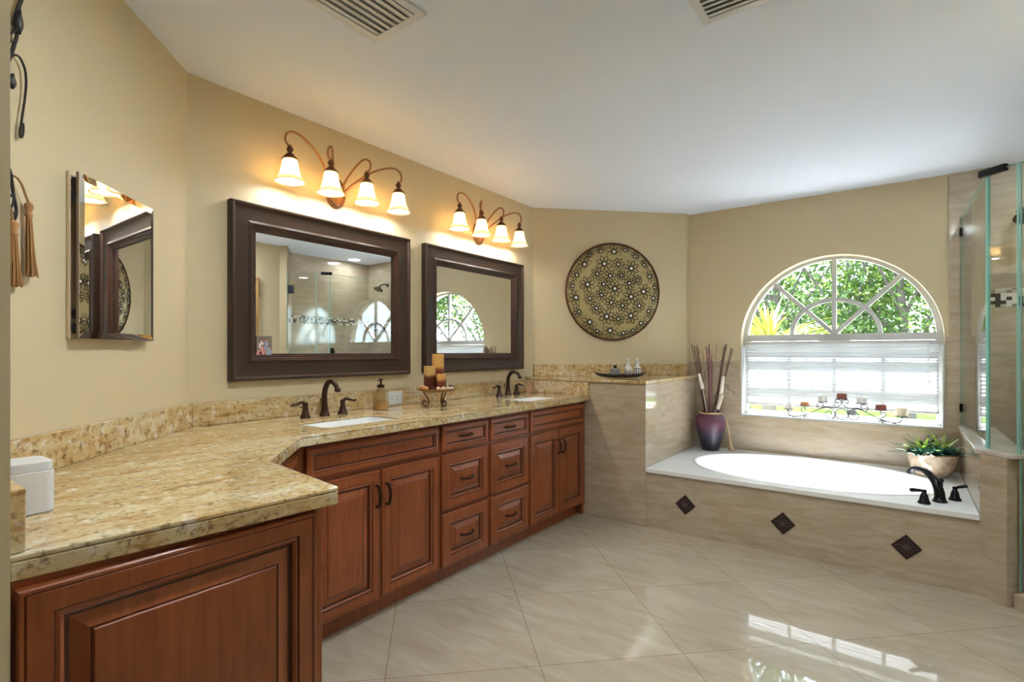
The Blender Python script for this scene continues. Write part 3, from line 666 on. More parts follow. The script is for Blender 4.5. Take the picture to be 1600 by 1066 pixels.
def pump_bottle(s, label, kind):
    t = thing('pump_bottle', label, 'bottle', (*ledge(s,.435), 1.0125), -R45, 'patterned pump bottles')
    r = .027
    mb = MB(); mb.lathe([(0,0),(r-.002,0),(r,.003),(r,.066),(r-.006,.076),(.012,.086),(.011,.096)], n=24)
    bd = mb.build('bottle_body', CER, t)
    mb = MB()
    def patch(poly, y=0):
        vs = []
        for a, z in poly: vs.append(((r+.0006)*math.sin(a), -(r+.0006)*math.cos(a), z))
        mb.add(vs, [tuple(range(len(vs)))])
    if kind == 0:
        for c in range(-3, 3):
            ac = c*2*PI/6
            for d in (1., .52):
                for sgn in (-1, 1):
                    for v in (-1, 1):
                        patch([(ac, .033+v*.030*d), (ac+sgn*.50*d, .033), (ac+sgn*(.50*d-.12), .033), (ac, .033+v*(.030*d-.008))])
    else:
        for c in range(10):
            for k in range(4):
                a = c*2*PI/10; z = .006+k*.016
                q = .26 if k % 2 else .18
                patch([(a-q, z+.006), (a-q*.4, z), (a+q*.4, z), (a+q, z+.006), (a+q*.4, z+.012), (a-q*.4, z+.012)])
    mb.build('pattern', PAT, bd, smooth=False)
    mb = MB(); mb.lathe([(.013,.094),(.013,.110),(.005,.113),(.005,.130),(.009,.131),(.009,.139),(0,.140)], n=14); mb.tube([(0,0,.135),(-.016,-.010,.135),(-.022,-.014,.130)], .0035, 6); mb.build('pump', PLASTIC, t)
pump_bottle(.650, 'pump bottle with black and white diamond pattern on the black tray', 0)
pump_bottle(.722, 'pump bottle with black dotted rows at the end of the black tray', 1)
t = thing('lotion_bottle', 'square grey glass bottle with black cap on the black tray', 'bottle', (*ledge(.545,.440), 1.0115), -R45)
mb = MB(); mb.slab(rr((-.036,.036,-.018,.018), .006), 0, .060); mb.build('bottle_body', mat('smoke_glass', (.32,.33,.36), .12, trans=.25), t, bevel=.002)
mb = MB(); mb.lathe([(.010,.060),(.010,.066)], n=14); mb.build('collar', PLASTIC, t)
mb = MB(); mb.lathe([(.0125,.0662),(.0125,.072),(.010,.073),(.010,.080),(.0125,.081),(.0125,.088),(0,.089)], n=16); mb.build('cap', BLACKM, t)

# ------------------------------------------------------------------ round wall medallion
mc = (*ledge(.680,.0005), 1.705); RD = .404
t = thing('wall_medallion', 'large round pierced metal wall medallion of jewelled flowers', 'wall art', mc, -R45)
GOLDM = mat('olive_gold_leaf', (.42,.335,.155), .42, .25, bump=.3, bscale=90)
mb = MB(); mb.lathe([(RD-.004,.004),(RD*.97,.012),(RD*.85,.020),(RD*.6,.027),(RD*.3,.031),(0,.032)], n=64, caps=False, R=Matrix.Rotation(PI/2, 3, 'X')); mb.build('backing', GOLDM, t)
mb = MB(); mb.tube([(RD*math.cos(2*PI*i/72), -.010, RD*math.sin(2*PI*i/72)) for i in range(72)], .0075, 8, closed=True); mb.build('rim', LAMPD, t)
FL = [(327,200,2),(435,195,2),(490,128,2),(418,128,0),(358,150,0),(553,118,0),(608,150,0),(512,197,1),(585,217,2),(660,195,0),(285,258,1),(395,250,1),(466,260,1),(528,256,0),(690,258,1),(622,280,0),(342,308,2),(262,316,0),(430,305,1),(573,298,1),(492,328,2),(720,317,0),(655,341,2),(418,363,1),(280,378,2),(355,382,1),(583,370,2),(712,376,1),(472,403,1),(535,418,1),(630,418,1),(390,433,1),(297,453,1),(447,478,2),(583,472,2),(685,447,1),(512,490,1),(355,508,2),(642,512,1),(397,556,1),(468,553,2),(543,566,1),(598,552,0)]
JEWEL = mat('glass_jewel', (.80,.78,.74), .05, emit=None); DKB = mat('dark_brass_wire', (.055,.038,.018), .4, .5); STAR = mat('black_star', (.018,.015,.013), .4, .3)
for px, pz, k in FL:
    x = (px-488)/260*RD; z = (343-pz)/260*RD; q = min(1, math.hypot(x, z)/RD); y = -(.032-.022*q**2.4)-.003
    rj = (.008,.0095,.013)[k]; rp = (.044,.056,.070)[k]
    mb = MB()
    for i in range(8):
        a = 2*PI*i/8+.2*k; u = Vector((math.cos(a), 0, math.sin(a))); w = Vector((-math.sin(a), 0, math.cos(a)))
        mb.tube([Vector((x,y,z))+u*(rp*(.62+.38*math.cos(th)))+w*(rp*.20*math.sin(th)) for th in [2*PI*j/10 for j in range(10)]], .0023, 4, closed=True)
    f = mb.build('flower', DKB, t)
    mb = MB(); pts = []
    for i in range(16):
        a = 2*PI*i/16+.2*k; r = rj*(2.7 if i % 2 == 0 else 1.15); pts.append((x+r*math.cos(a), y-.003, z+r*math.sin(a)))
    mb.add(pts+[(x, y-.006, z)], [(i, (i+1) % 16, 16) for i in range(16)]); mb.build('star', STAR, f, smooth=False)
    mb = MB(); mb.ball((x, y-.005, z), (rj, .005, rj), 10); mb.build('jewel', JEWEL, f)

# ------------------------------------------------------------------ bathtub
ZD = .403
t = thing('bathtub', 'oval white bathtub set in a pale stone deck under the window', 'bathtub', (3.99,.515,.372))
tb = (3.99,.515,.372)
mb = at(tb); mb.slab([(3.436,-.304), (4.552,-.304), (4.552,1.404), (3.436,1.404)], .3725, ZD, holes=[circ(64, .505, (3.99,.515), ry=.722)]); mb.build('deck', DECK, t, smooth=False, bevel=.004)
mb = at(tb); loops = []
for k, z in ((1.012,ZD+.0005),(1.008,ZD+.004),(.995,ZD+.004),(.985,ZD-.002),(.965,ZD-.06),(.93,ZD-.18),(.88,ZD-.28),(.80,ZD-.335),(.62,ZD-.355),(.3,ZD-.36)):
    loops.append([(3.99+.500*k*math.cos(2*PI*i/64), .515+.718*k*math.sin(2*PI*i/64), z) for i in range(64)])
for a, b_ in zip(loops, loops[1:]): mb.add(a+b_, [(i, (i+1) % 64, 64+(i+1) % 64, 64+i) for i in range(64)])
mb.add(loops[-1], [tuple(range(64))]); mb.build('basin', WHITE, t, angle=60)
# tub faucet
t = thing('tub_faucet', 'black bronze tub filler with two lever valves on the deck corner', 'faucet', (3.605,-.160,ZD+.0005), math.atan2(.134,-.176)-PI/2+PI/2)
dvec = Vector((.6,.8,0))
t.rotation_euler = (0,0,0)
mb = MB(); mb.lathe([(.034,0),(.034,.006),(.028,.012),(.024,.03)], n=20)
P = spline([(0,0,.02),(.004,.004,.06),(.022,.020,.105),(.055,.048,.135),(.095,.080,.147),(.13,.108,.138),(.150,.124,.118)], 6)
mb.tube(P, [.026-.012*min(1, i/(len(P)-1)*1.4) for i in range(len(P))], 12); mb.lathe([(.011,0),(.014,.004),(.014,.014),(.010,.018)], (.152,.126,.104), 14); mb.build('spout', BLACKM, t)
mb = MB(); mb.lathe([(.008,.075),(.008,.105),(.011,.108),(.012,.118),(.006,.124)], (-.004,-.006,0), 12); mb.build('diverter', BLACKM, t)
for s_, hd in ((1, Vector((-.06,.07,0))), (-1, Vector((.06,-.055,0)))):
    c = Vector((-.088*s_, .067*s_, 0)); mb = MB()
    mb.lathe([(.029,0),(.029,.005),(.022,.016),(.018,.038),(.013,.050),(.010,.056),(.012,.064),(.009,.072)], c, 18)
    a = c+Vector((0,0,.064)); e = hd.normalized(); P = spline([a, a+e*.02+Vector((0,0,.004)), a+e*.045+Vector((0,0,.006)), a+e*.07+Vector((0,0,.008))], 5)
    mb.tube(P, [.006+.005*(i/(len(P)-1)) for i in range(len(P))], 8); mb.ball(P[-1], .010, 8); mb.build('lever_handle', BLACKM, t)
# carved accent tiles
CARV = mat('carved_bronze_tile', (.030,.016,.014), .35, .3); CARVL = mat('carved_relief', (.11,.075,.075), .3, .4)
for y, z, lab in ((1.137,.193,'dark carved diamond tile on the tub front nearest the ledge'), (.562,.186,'dark carved diamond tile in the middle of the tub front'), (-.018,.176,'dark carved diamond tile on the tub front nearest the shower')):
    t = thing('accent_tile', lab, 'tile', (3.4525,y,z), -PI/2, 'carved diamond tiles'); r = .066
    mb = MB(); mb.slab([(-r,0), (0,-r), (r,0), (0,r)], -.007, 0, T=lambda a, b, c: (a, c, b)); mb.build('tile_body', CARV, t, smooth=False, bevel=.002)
    mb = MB()
    for i in range(4):
        a = PI/2*i
        for da, rr_, wv in ((0,.050,.010), (PI/4,.034,.009)):
            u = Vector((math.cos(a+da),0,math.sin(a+da))); w = Vector((-u.z,0,u.x))
            mb.tube([u*(rr_*.55+rr_*.42*math.cos(th))+w*wv*math.sin(th)+Vector((0,-.0075,0)) for th in [2*PI*j/12 for j in range(12)]], .0018, 5, closed=True)
    mb.ball((0,-.007,0), (.007,.003,.007), 8); mb.build('relief', CARVL, t)

# ------------------------------------------------------------------ vase with dried sticks
vz = (4.395,1.245,ZD+.0005)
t = thing('vase', 'purple ombre vase in the tub deck corner by the ledge', 'vase', vz)
mb = MB(); pr = [(0,0),(.060,0),(.066,.004),(.078,.06),(.095,.13),(.110,.19),(.117,.235),(.112,.268),(.092,.290),(.076,.298),(.074,.306),(.080,.312)]
mb.lathe(pr+[(.074,.312),(.068,.300),(.085,.285),(.10,.25),(.09,.15),(.06,.02),(0,.012)], n=36, caps=False); mb.build('vase_body', m_purple(), t, angle=60)
RAFF = mat('raffia', (.52,.38,.22), .7, bump=.4, bscale=200)
mb = MB()
for dz in (0, .006, .012): mb.tube([(.080*math.cos(2*PI*i/24), .080*math.sin(2*PI*i/24), .293+dz+.002*math.sin(i)) for i in range(24)], .0042, 6, closed=True)
tie = mb.build('raffia_tie', RAFF, t)
mb = MB(); mb.tube(spline([(.045,-.075,.298),(.060,-.105,.25),(.055,-.128,.15),(.050,-.135,.09)], 6), .006, 6)
for k in range(60):
    a = random.uniform(0, 2*PI); q = random.uniform(.2, 1)
    mb.tube([(.050+.008*q*math.cos(a), -.135+.008*q*math.sin(a), .10), (.046+.014*q*math.cos(a), -.142+.014*q*math.sin(a), .05), (.040+.028*q*math.cos(a), -.152+.028*q*math.sin(a), .003)], .0026, 4)
mb.build('raffia_tassel', RAFF, tie)
STK = [mat('stick_brown', (.12,.065,.04), .7), mat('stick_mauve', (.22,.10,.10), .7), mat('stick_dark', (.045,.028,.022), .7), mat('stick_tan', (.34,.22,.14), .7)]
rtv = Vector((.604,-.797,0)); fwv = Vector((.797,.604,0))
stk = [(-.135,.06,.86,.0035,0),(-.125,.02,.85,.0035,2),(-.110,.0,.84,.005,0),(-.100,.03,.86,.004,3),(-.085,.05,.80,.0035,0),(-.055,.02,.80,.003,3),(-.035,.0,.84,.004,1),(-.020,-.03,.86,.0055,1),(-.010,.0,.83,.006,1),(.0,.03,.82,.005,2),(.012,.0,.78,.0045,1),(.030,.04,.72,.0035,0),(.070,.05,.86,.003,3),(.120,.02,.84,.0045,0),(.128,.0,.86,.005,0),(.140,.03,.84,.0035,2),(.170,.0,.83,.0035,0),(.190,.02,.82,.0035,2)]
for i, (sx, fy, h, r, k) in enumerate(stk):
    a = random.uniform(0, 6.28); base = rtv*(-sx*.22)+fwv*(-fy*.3)+Vector((0,0,.016))
    tip = rtv*sx+fwv*fy*.8+Vector((0,0,h)); neck = rtv*max(-.05, min(.05, sx*.30))+fwv*(fy*.3)+Vector((0,0,.31))
    mb = MB(); P = spline([base, neck, neck.lerp(tip,.5)+rtv*random.uniform(-.008,.008), tip], 6)
    mb.tube(P, [1.3*r*(1-.25*j/(len(P)-1)) for j in range(len(P))], 6)
    if k in (1, 0) and i % 2 == 0:
        for q in (14, 16):
            mb.tube([P[q], P[q]+Vector((0,0,.035))+rtv*random.choice((-.014,.014)), P[q]+Vector((0,0,.07))+rtv*random.choice((-.018,.018))], [r*.6, r*.3], 5)
    single(mb, 'dried_stick', STK[k], vz, ['straight brown stick standing in the purple vase', 'thick mauve branch in the middle of the purple vase', 'dark thin stick standing in the purple vase', 'pale tan stick standing in the purple vase'][k], 'stick', ['brown sticks in the vase', 'mauve branches in the vase', 'dark sticks in the vase', 'tan sticks in the vase'][k])
for lab, b0, b1, h0, h1 in (('white rolled reed tube leaning on the ledge side of the vase', -.075, -.105, .50, .62), ('white rolled reed tube leaning toward the window', .075, .092, .46, .60), ('short lower white rolled reed tube at the vase mouth', .045, .085, .335, .45)):
    mb = MB(); mb.tube([rtv*b0+fwv*-.03+Vector((0,0,h0)), rtv*b1+fwv*-.03+Vector((0,0,h1))], [.015,.012], 10); mb.tube([rtv*(b0*.25)+Vector((0,0,.03)), rtv*(b0*.5)+fwv*-.02+Vector((0,0,.31)), rtv*b0+fwv*-.03+Vector((0,0,h0+.01))], .003, 6)
    single(mb, 'reed_roll', mat('reed_white', (.68,.60,.50), .6), vz, lab, 'reed', 'white reed tubes in the vase')
for lab, P0, dr in (('dark curly twig bending out toward the window', [(.02,.30),(.035,.40),(.07,.50),(.10,.545),(.14,.51),(.19,.46),(.225,.43)], .012), ('dark curly twig rising beside the mauve branches', [(-.03,.30),(-.06,.42),(-.065,.52),(-.045,.60),(-.03,.68),(-.02,.76)], .010)):
    mb = MB(); pts = spline([rtv*x+Vector((0,0,z)) for x, z in P0], 8)
    pts = [Vector((0,0,.03)), rtv*P0[0][0]*.6+Vector((0,0,.2))]+[p+(rtv*math.cos(j*.8)+fwv*math.sin(j*.8))*dr*min(1, j/12) for j, p in enumerate(pts)]
    mb.tube(pts, [.0034,.0016], 6); single(mb, 'curly_twig', STK[2], vz, lab, 'twig', 'curly twigs in the vase')

# ------------------------------------------------------------------ potted succulents
pz = (4.325,-.155,ZD+.0005)
t = thing('potted_succulent', 'crackled tan bowl of green succulents on the tub deck by the shower', 'potted plant', pz)
m, nt, bb = nm('crackled_glaze'); L(nt, ramp(nt, noise(nt, coords(nt), 12, 6, .7), [(.35,(.30,.19,.11)),(.5,(.52,.40,.29)),(.7,(.60,.50,.40))]), bb.inputs['Base Color']); bb.inputs['Roughness'].default_value = .15
mb = MB(); mb.lathe([(0,0),(.070,0),(.085,.010),(.112,.055),(.126,.105),(.130,.138),(.134,.146),(.128,.150),(.120,.140),(.0,.130)], n=36, caps=False)
mb.build('bowl', m, t, angle=60)
mb = MB()
for k in range(90):
    a = 2*PI*k/90; mb.ball((.129*math.cos(a), .129*math.sin(a), .147+random.uniform(-.004,.003)), random.uniform(.005,.008), 6)
mb.build('rough_rim', mat('rim_crust', (.28,.17,.09), .6), t)
mb = MB(); mb.lathe([(0,.1405),(.06,.145),(.118,.1395)][::-1], n=24, caps=False); mb.build('soil', mat('soil', (.05,.035,.025), .9), t)
def blade(mb, base, dirv, up, ln, w, curl, thick=.004, m=0):
    d = Vector(dirv).normalized(); s_ = d.cross(Vector((0,0,1))).normalized(); base = Vector(base); vs = []; n = 7
    for i in range(n+1):
        q = i/n; el = up-curl*q
        p = base + d*(ln*(math.sin(el+curl*.5) if False else 1)*q*math.cos(up-curl*q*.5)) + Vector((0,0,ln*q*math.sin(up-curl*q*.5)))
        ww = w*(math.sin(PI*min(1,q*.82+.18))**.8)*(1 if q < .95 else .15); nrm = s_.cross(d)
        vs += [p-s_*ww, p+Vector((0,0,-thick)), p+s_*ww, p+Vector((0,0,thick*.2))]
    mb.add(vs, [(4*i+k, 4*i+(k+1) % 4, 4*i+4+(k+1) % 4, 4*i+4+k) for i in range(n) for k in range(4)], m)
BLUEG = mat('succulent_blue_green', (.055,.155,.115), .45); LIME = mat('aloe_lime', (.30,.38,.085), .4); DKG = mat('spiky_dark_green', (.075,.11,.06), .45)
for (cx, cy, n, ln, w, mm, up0, nmn) in ((.030,-.050,18,.165,.013,LIME,1.15,'aloe'), (-.020,.050,16,.150,.012,LIME,1.1,'aloe'), (-.060,.078,16,.150,.009,DKG,.6,'spiky_plant'), (.055,-.08,16,.14,.009,DKG,.6,'spiky_plant'), (.06,.03,18,.160,.010,DKG,1.0,'spiky_plant')):
    mb = MB()
    for k in range(n):
        a = k*2.399+cx*50; u = up0*(.45+.75*k/n); blade(mb, (cx,cy,.135), (math.cos(a), math.sin(a), 0), u, ln*random.uniform(.8,1.1), w, .5)
    mb.build(nmn, mm, t)
for (cx, cy, s_) in ((-.055,-.030,1.1), (-.085,.045,.9), (-.020,.0,1.0), (-.02,-.085,1.05), (.05,-.02,.8), (-.06,.09,.8)):
    mb = MB()
    for k in range(15):
        a = k*2.399; u = .15+1.1*k/15; blade(mb, (cx,cy,.142), (math.cos(a), math.sin(a), 0), u, .092*s_*(1-.30*k/15), .027*s_*(1-.4*k/15), .35, .006)
    mb.build('echeveria', BLUEG, t)

# ------------------------------------------------------------------ iron candelabra on the window sill
XC_ = XW+.026; cb = (XC_, .356, Z0+.013)
t = thing('candelabra', 'black wrought iron scroll candelabra on the window sill', 'candle holder', cb, -PI/2)
# local x runs toward the shower (-Y), z up
def K(y, z): return (.356-y, 0, z-cb[2])
R_ = .0032
def curve(part, pts, r=R_, n=6):
    mb = MB(); mb.tube(spline([K(*p) for p in pts], n), r, 6); mb.build(part, IRON, t)
def swirl(c, r0, r1, a0, a1, n=14): return [(c[0]+(r0+(r1-r0)*i/n)*math.cos(a0+(a1-a0)*i/n), c[1]+(r0+(r1-r0)*i/n)*math.sin(a0+(a1-a0)*i/n)) for i in range(n+1)]
mb = MB(); mb.tube([K(.356+.040*math.cos(2*PI*i/28), .738+.040*math.sin(2*PI*i/28)) for i in range(28)], R_, 6, closed=True); mb.build('ring', IRON, t)
for sg in (1, -1):
    y = lambda d: .356+sg*d
    curve('main_scroll', [(y(.352),.745),(y(.345),.735),(y(.333),.742),(y(.338),.757),(y(.355),.752),(y(.358),.728),(y(.340),.705),(y(.312),.697),(y(.26),.709),(y(.20),.735),(y(.14),.768),(y(.095),.782),(y(.06),.770),(y(.043),.740),(y(.050),.708),(y(.075),.699),(y(.100),.716),(y(.103),.742),(y(.085),.757),(y(.066),.745),(y(.068),.728),(y(.082),.727),(y(.086),.738)])
    curve('crest_scroll', [(y(.14),.770),(y(.10),.787),(y(.05),.781),(y(.020),.795),(y(.003),.822),(y(-.012),.842),(y(-.034),.846),(y(-.042),.832),(y(-.030),.820),(y(-.020),.830)])
    curve('brace', [(y(.225),.722),(y(.17),.722),(y(.10),.722)], .002)
    curve('foot_scroll', [(y(.235),.719),(y(.250),.700),(y(.238),.6985),(y(.228),.705),(y(.236),.712)])
    curve('riser', [(y(.228),.722),(y(.262),.745),(y(.258),.768),(y(.236),.768),(y(.236),.755),(y(.246),.755)])
    curve('riser', [(y(.145),.767),(y(.160),.787),(y(.150),.812),(y(.122),.815),(y(.114),.800),(y(.126),.795)])
cands = [(.708,.757,.037,.032,0,'small white candle at the end of the iron candelabra nearest the ledge'),(.597,.787,.028,.030,1,'low orange candle on the iron candelabra'),(.478,.826,.044,.031,0,'grey-white candle on the iron candelabra, next to the orange one'),(.356,.854,.037,.032,2,'dark red candle on the topmost arm of the iron candelabra'),(.233,.826,.044,.032,0,'grey-white candle on the iron candelabra between two red candles'),(.120,.787,.035,.034,2,'dark red candle lower down the iron candelabra, near the cream one'),(.002,.752,.056,.036,3,'tall cream candle at the shower end of the iron candelabra')]
CW = [mat('white_wax', (.66,.64,.60), .5, sss=.2), mat('orange_wax', (.42,.17,.065), .5, sss=.2), mat('red_wax', (.20,.05,.035), .5, sss=.2), mat('cream_wax', (.70,.62,.46), .5, sss=.2)]
for y, z, h, r, k, lab in cands:
    mb = MB(); mb.lathe([(0,z-.004-cb[2]),(r+.006,z-.004-cb[2]),(r+.007,z-.001-cb[2]),(0,z-.001-cb[2])], (.356-y,0,0), 20); mb.tube([(.356-y,0,z-.018-cb[2]),(.356-y,0,z-.004-cb[2])], .003, 6); mb.build('candle_cup', IRON, t)
    c = thing('candle', lab, 'candle', (XC_, y, z-.0005), 0, 'candles on the candelabra')
    mb = MB(); mb.lathe([(0,0),(r,0),(r,h-.002),(r-.002,h),(r-.006,h-.002),(0,h-.003)], n=24); mb.build('wax', CW[k], c)
    mb = MB(); mb.tube([(0,0,h-.004),(.001,0,h+.006)], .001, 5); mb.build('wick', BLACKM, c)

# ------------------------------------------------------------------ ceiling vents, shower downlight and added fill lights
def vent(x0, x1, y0, y1, along_x, label):
    t = thing('air_vent', label, 'air vent', ((x0+x1)/2, (y0+y1)/2, ZC-.001), 0, 'ceiling vents'); a, b_ = (x1-x0)/2, (y1-y0)/2
    mb = MB(); q = .03
    mb.slab([(-a,-b_),(a,-b_),(a,b_),(-a,b_)], -.010, 0, holes=[[(-a+q,-b_+q),(a-q,-b_+q),(a-q,b_-q),(-a+q,b_-q)]]); fr = mb.build('frame', PLASTIC, t, smooth=False, bevel=.002)
    mb = MB(); mb.box(-a+q, a-q, -b_+q, b_-q, -.001, -.0005); mb.build('duct', mat('duct_dark', (.42,.42,.42), .8), t, smooth=False)
    n = int(((b_ if along_x else a)*2-2*q)/.026)
    for i in range(n):
        mb = MB(); c = (-(b_ if along_x else a)+q)+(i+.5)*((b_ if along_x else a)*2-2*q)/n
        pr = [(c-.0105,-.0095), (c+.0125,-.003), (c+.0130,-.0045), (c-.010,-.011)]
        if along_x: vs = [(sx, p[0], p[1]) for sx in (-a+q, a-q) for p in pr]
        else: vs = [(p[0], sx, p[1]) for sx in (-b_+q, b_-q) for p in pr]
        mb.add(vs, [(0,1,2,3),(4,7,6,5),(0,4,5,1),(1,5,6,2),(2,6,7,3),(3,7,4,0)]); mb.build('slat', PLASTIC, t, smooth=False)
vent(.93, 1.288, 1.325, 1.592, True, 'white ceiling vent over the vanity counter')
vent(1.63, 1.932, .27, .572, False, 'white ceiling vent in the middle of the room, cut by the frame')
def downlight(x, y, label, watts):  # builds the shower lamp and the two added fill lights
    t = thing('downlight', label, 'ceiling light', (x,y,ZC-.0005), 0, 'recessed downlights')
    mb = MB(); mb.lathe([(.092,0),(.090,-.005),(.074,-.006),(.072,-.001)], n=28, caps=False); mb.build('trim_ring', PLASTIC, t)
    mb = MB(); mb.lathe([(.073,-.001),(0,-.001)], n=28, caps=False); mb.build('lens', mat('lit_lens', (1,1,1), .5, emit=(.86,.95,1.0), es=watts), t)
downlight(2.35, -.50, 'added ceiling fill light nearest the shower door, out of the frame', DOWN_WATTS)  # unseen fill added to brighten the tub side of the room
downlight(1.05, .85, 'added ceiling fill light over the floor beside the end cabinet, out of the frame', DOWN_WATTS*2)  # second unseen fill, added for the floor, counter and angled wall
downlight(4.16, -.78, 'recessed ceiling downlight inside the shower', DOWN_WATTS*.3)

# ------------------------------------------------------------------ shower
def glass_panel(name, p, q, z0, z1, label, th=.010):
    d = Vector((q[0]-p[0], q[1]-p[1])); ln = d.length; a = math.atan2(d.y, d.x)
    t = thing(name, label, 'shower glass', (p[0], p[1], z0), a)
    mb = MB(); mb.box(.002, ln-.002, -th/2, th/2, .002, z1-z0-.002); mb.build('pane', SGLASS, t, smooth=False)
    mb = MB(); mb.box(0, .002, -th/2, th/2, 0, z1-z0); mb.box(ln-.002, ln, -th/2, th/2, 0, z1-z0); mb.box(.002, ln-.002, -th/2, th/2, z1-z0-.002, z1-z0); mb.build('polished_edge', GEDGE, t, smooth=False)
    return t
glass_panel('shower_screen', (4.552,-.312), (3.500,-.336), .7215, 2.085, 'tall clear glass shower panel standing on the low wall beside the tub')
glass_panel('shower_screen', (3.488,-.343), (3.397,-.434), .7215, 2.085, 'narrow angled clear glass shower panel on the stone cap end')
dr = glass_panel('shower_door', (3.389,-.442), (3.175,-.656), .082, 2.085, 'clear glass shower door beside the narrow angled panel')
dr['category'] = 'shower door'
def bracket(loc, size, rz, label):
    mb = MB(); x, y, z = size; mb.box(-x, x, -y, y, -z, z)
    mb.ball((0,-y,0), (.006,.002,.006), 8)
    single(mb, 'glass_clamp', BLACKM, loc, label, 'glass clamp', 'black glass clamps', rz=rz, smooth=False, bevel=.001)
bracket((4.530,-.3125,1.985), (.022,.012,.026), 0, 'black clamp holding the tall glass panel high on the tiled wall')
bracket((4.530,-.3125,.835), (.022,.012,.026), 0, 'black clamp holding the tall glass panel just above the stone cap')
bracket((3.470,-.354,2.085), (.060,.013,.016), R45, 'black clamp joining the tops of the two fixed glass panels')
bracket((3.205,-.634,1.90), (.030,.014,.045), R45, 'black hinge high on the glass shower door')
t = thing('shower_valve', 'black lever valve on the tiled back wall of the shower', 'shower valve', (3.98,-.9995,1.20))
mb = MB(); mb.box(-.030, .030, 0, .008, -.05, .05); mb.build('plate', BLACKM, t, smooth=False, bevel=.003)
mb = MB(); mb.lathe([(.016,0),(.014,.04),(.012,.045)], (0,.008,0), 14, R=Matrix.Rotation(-PI/2, 3, 'X')); mb.tube([(0,.045,0),(.01,.05,-.06)], .006, 8); mb.build('lever', BLACKM, t)
t = thing('overhead_shower', 'bronze shower head on a bent arm inside the shower', 'shower head', (XW-.0105,-.600,2.085))
mb = MB(); mb.lathe([(.028,0),(.026,.006),(.012,.010)], n=18, R=Matrix.Rotation(-PI/2, 3, 'Y')); mb.tube(spline([(0,0,0),(-.05,0,.006),(-.10,0,-.008),(-.13,0,-.03)], 5), .009, 8); mb.build('arm', SHOWER_METAL, t)
mb = MB(); mb.lathe([(.010,.0),(.016,-.010),(.024,-.028),(.060,-.046),(.063,-.056),(0,-.058)], (-.130,0,-.025), 24, R=Matrix.Rotation(.45, 3, 'Y')); mb.build('spray_head', SHOWER_METAL, t)

# framed picture on the wall opposite the mirrors (seen in the mirror)
t = thing('framed_picture', 'gilt framed picture on the beige wall, seen only in the mirror', 'picture', (2.60,-.7195,1.38), PI)
mb = MB(); mb.panel(-.28, .28, 0, .62, -.0005, [(0,0,0),(0,.022,0),(.012,.026,0),(.03,.016,0),(.036,.008,0)], fill=False); mb.build('frame', GILT, t, angle=25)
mb = MB(); mb.box(-.246, .246, -.010, -.001, .034, .586); mb.build('canvas', mat('plain_canvas', (.45,.36,.25), .8), t, smooth=False)

# ------------------------------------------------------------------ outside
GRASS = m_leaf('lawn_grass', [(.010,.022,.005),(.020,.038,.009),(.036,.052,.016)], 2, .0); q_ = GRASS.node_tree.nodes['Principled BSDF']; q_.inputs['Specular IOR Level'].default_value = 0; q_.inputs['Roughness'].default_value = 1
mb = MB(); mb.box(9.0, 40, -28, 20, -.25, -.15); o = struct(mb.build('ground', GRASS, smooth=False))
mb = MB(); mb.box(4.77, 9.0, -28, 20, -.26, -.16); struct(mb.build('ground', mat('bounce_paving', (.20,.195,.185), .9, spec=.1), smooth=False))  # unseen pale paving, added to bounce sunlight through the window onto the ceiling
BARK = mat('bark', (.06,.05,.04), .9)
LEAFS = [m_leaf('leaf_deep', [(.014,.030,.008),(.040,.075,.018),(.10,.135,.036)], 1.3, .5), m_leaf('leaf_olive', [(.022,.032,.014),(.060,.080,.028),(.13,.145,.060)], 1.3, .5), m_leaf('leaf_bright', [(.026,.052,.010),(.070,.12,.022),(.16,.20,.05)], 1.6, .5)]
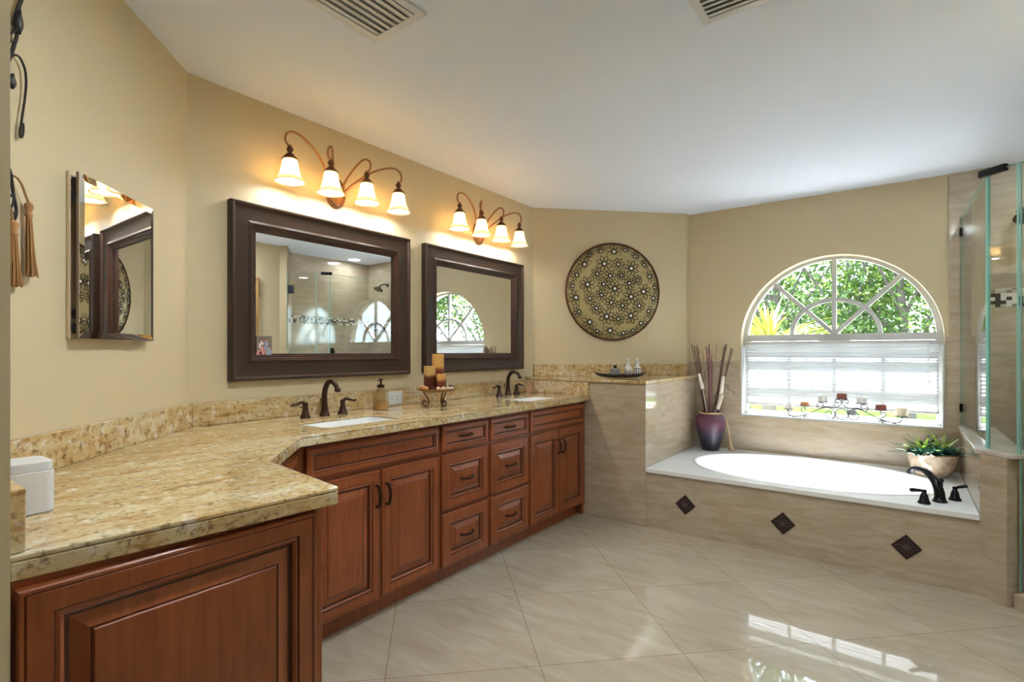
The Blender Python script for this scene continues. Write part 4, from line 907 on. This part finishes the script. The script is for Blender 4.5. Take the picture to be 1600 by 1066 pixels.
def tree(x, y, h, r, n, k, label, ls=.095, lo=.30):
    t = thing('tree', label, 'tree', (x,y,-.15), 0, 'trees outside the window')
    rnd = random.Random(int(x*100+y*37))
    mb = MB(); top = Vector((rnd.uniform(-.3,.3), rnd.uniform(-.3,.3), h*.75)); P = spline([(0,0,0),(.05,.06,h*.3),top], 6); mb.tube(P, [.09,.03], 8); tips = []
    for i in range(16):
        b0 = P[rnd.randint(3, len(P)-1)]; a = rnd.uniform(0, 2*PI); e = Vector((math.cos(a)*r*rnd.uniform(.4,.9), math.sin(a)*r*rnd.uniform(.4,.9), h*rnd.uniform(lo,.95)))
        c = b0.lerp(e,.5)+Vector((0,0,.15)); mb.tube(spline([b0,c,e], 4), [.03,.006], 5); tips += [c, e]
        for q in range(3): 
            f = e+Vector((rnd.uniform(-.4,.4), rnd.uniform(-.4,.4), rnd.uniform(-.2,.4))); mb.tube([c.lerp(e,.6), f], [.01,.004], 4); tips.append(f)
    mb.build('trunk', BARK, t)
    mb = MB()
    for i in range(n):
        c = rnd.choice(tips)+Vector((rnd.gauss(0,.26), rnd.gauss(0,.26), rnd.gauss(0,.22)))
        d = Vector((rnd.gauss(0,1), rnd.gauss(0,1), rnd.gauss(-.2,.7))).normalized(); s_ = d.orthogonal().normalized(); s_.rotate(Matrix.Rotation(rnd.uniform(0,6.28), 3, d)); l_ = ls*rnd.uniform(.7,1.4)
        mb.add([c, c+d*l_*.5+s_*l_*.25, c+d*l_, c+d*l_*.5-s_*l_*.25], [(0,1,2,3)])
    mb.build('foliage', LEAFS[k], t, smooth=False, weld=False)
tree(9.0, 1.6, 4.6, 1.5, 8500, 0, 'leafy green tree behind the arch panes nearest the ledge')
tree(9.4, -.1, 5.0, 1.6, 8500, 2, 'bright green tree behind the middle of the arch')
tree(10.2, -1.6, 4.6, 1.5, 7000, 1, 'thin olive tree behind the arch panes nearest the shower')
tree(11.0, 3.0, 5.2, 1.8, 6500, 1, 'tall pale tree farther back beyond the palm')
tree(10.5, -3.6, 4.8, 1.7, 9000, 2, 'round bright tree seen outside by way of the mirror')
tree(9.6, -5.6, 5.0, 1.8, 8500, 0, 'dark leafy tree farthest along the garden, seen in the mirror')
tree(12.5, .8, 5.6, 2.0, 8000, 0, 'deep green tree standing behind the bright one')
t = thing('palm_shrub', 'yellow-green fan of palm fronds outside the arched window', 'palm', (6.6,1.22,-.15))
mb = MB(); mb.lathe([(.09,0),(.07,.5),(.06,1.38)], n=10); mb.build('trunk', BARK, t)
FR_ = mat('palm_frond', (.26,.30,.05), .6, spec=.2)
for k in range(20):
    a = k*2.399; u = .55+.95*random.random(); mb = MB()
    for j in range(7): blade(mb, (0,0,1.36), (math.cos(a+(j-3)*.11), math.sin(a+(j-3)*.11), 0), u+random.uniform(-.1,.1), random.uniform(.55,.8), .017, .8, .002)
    mb.build('frond', FR_, t, smooth=False)
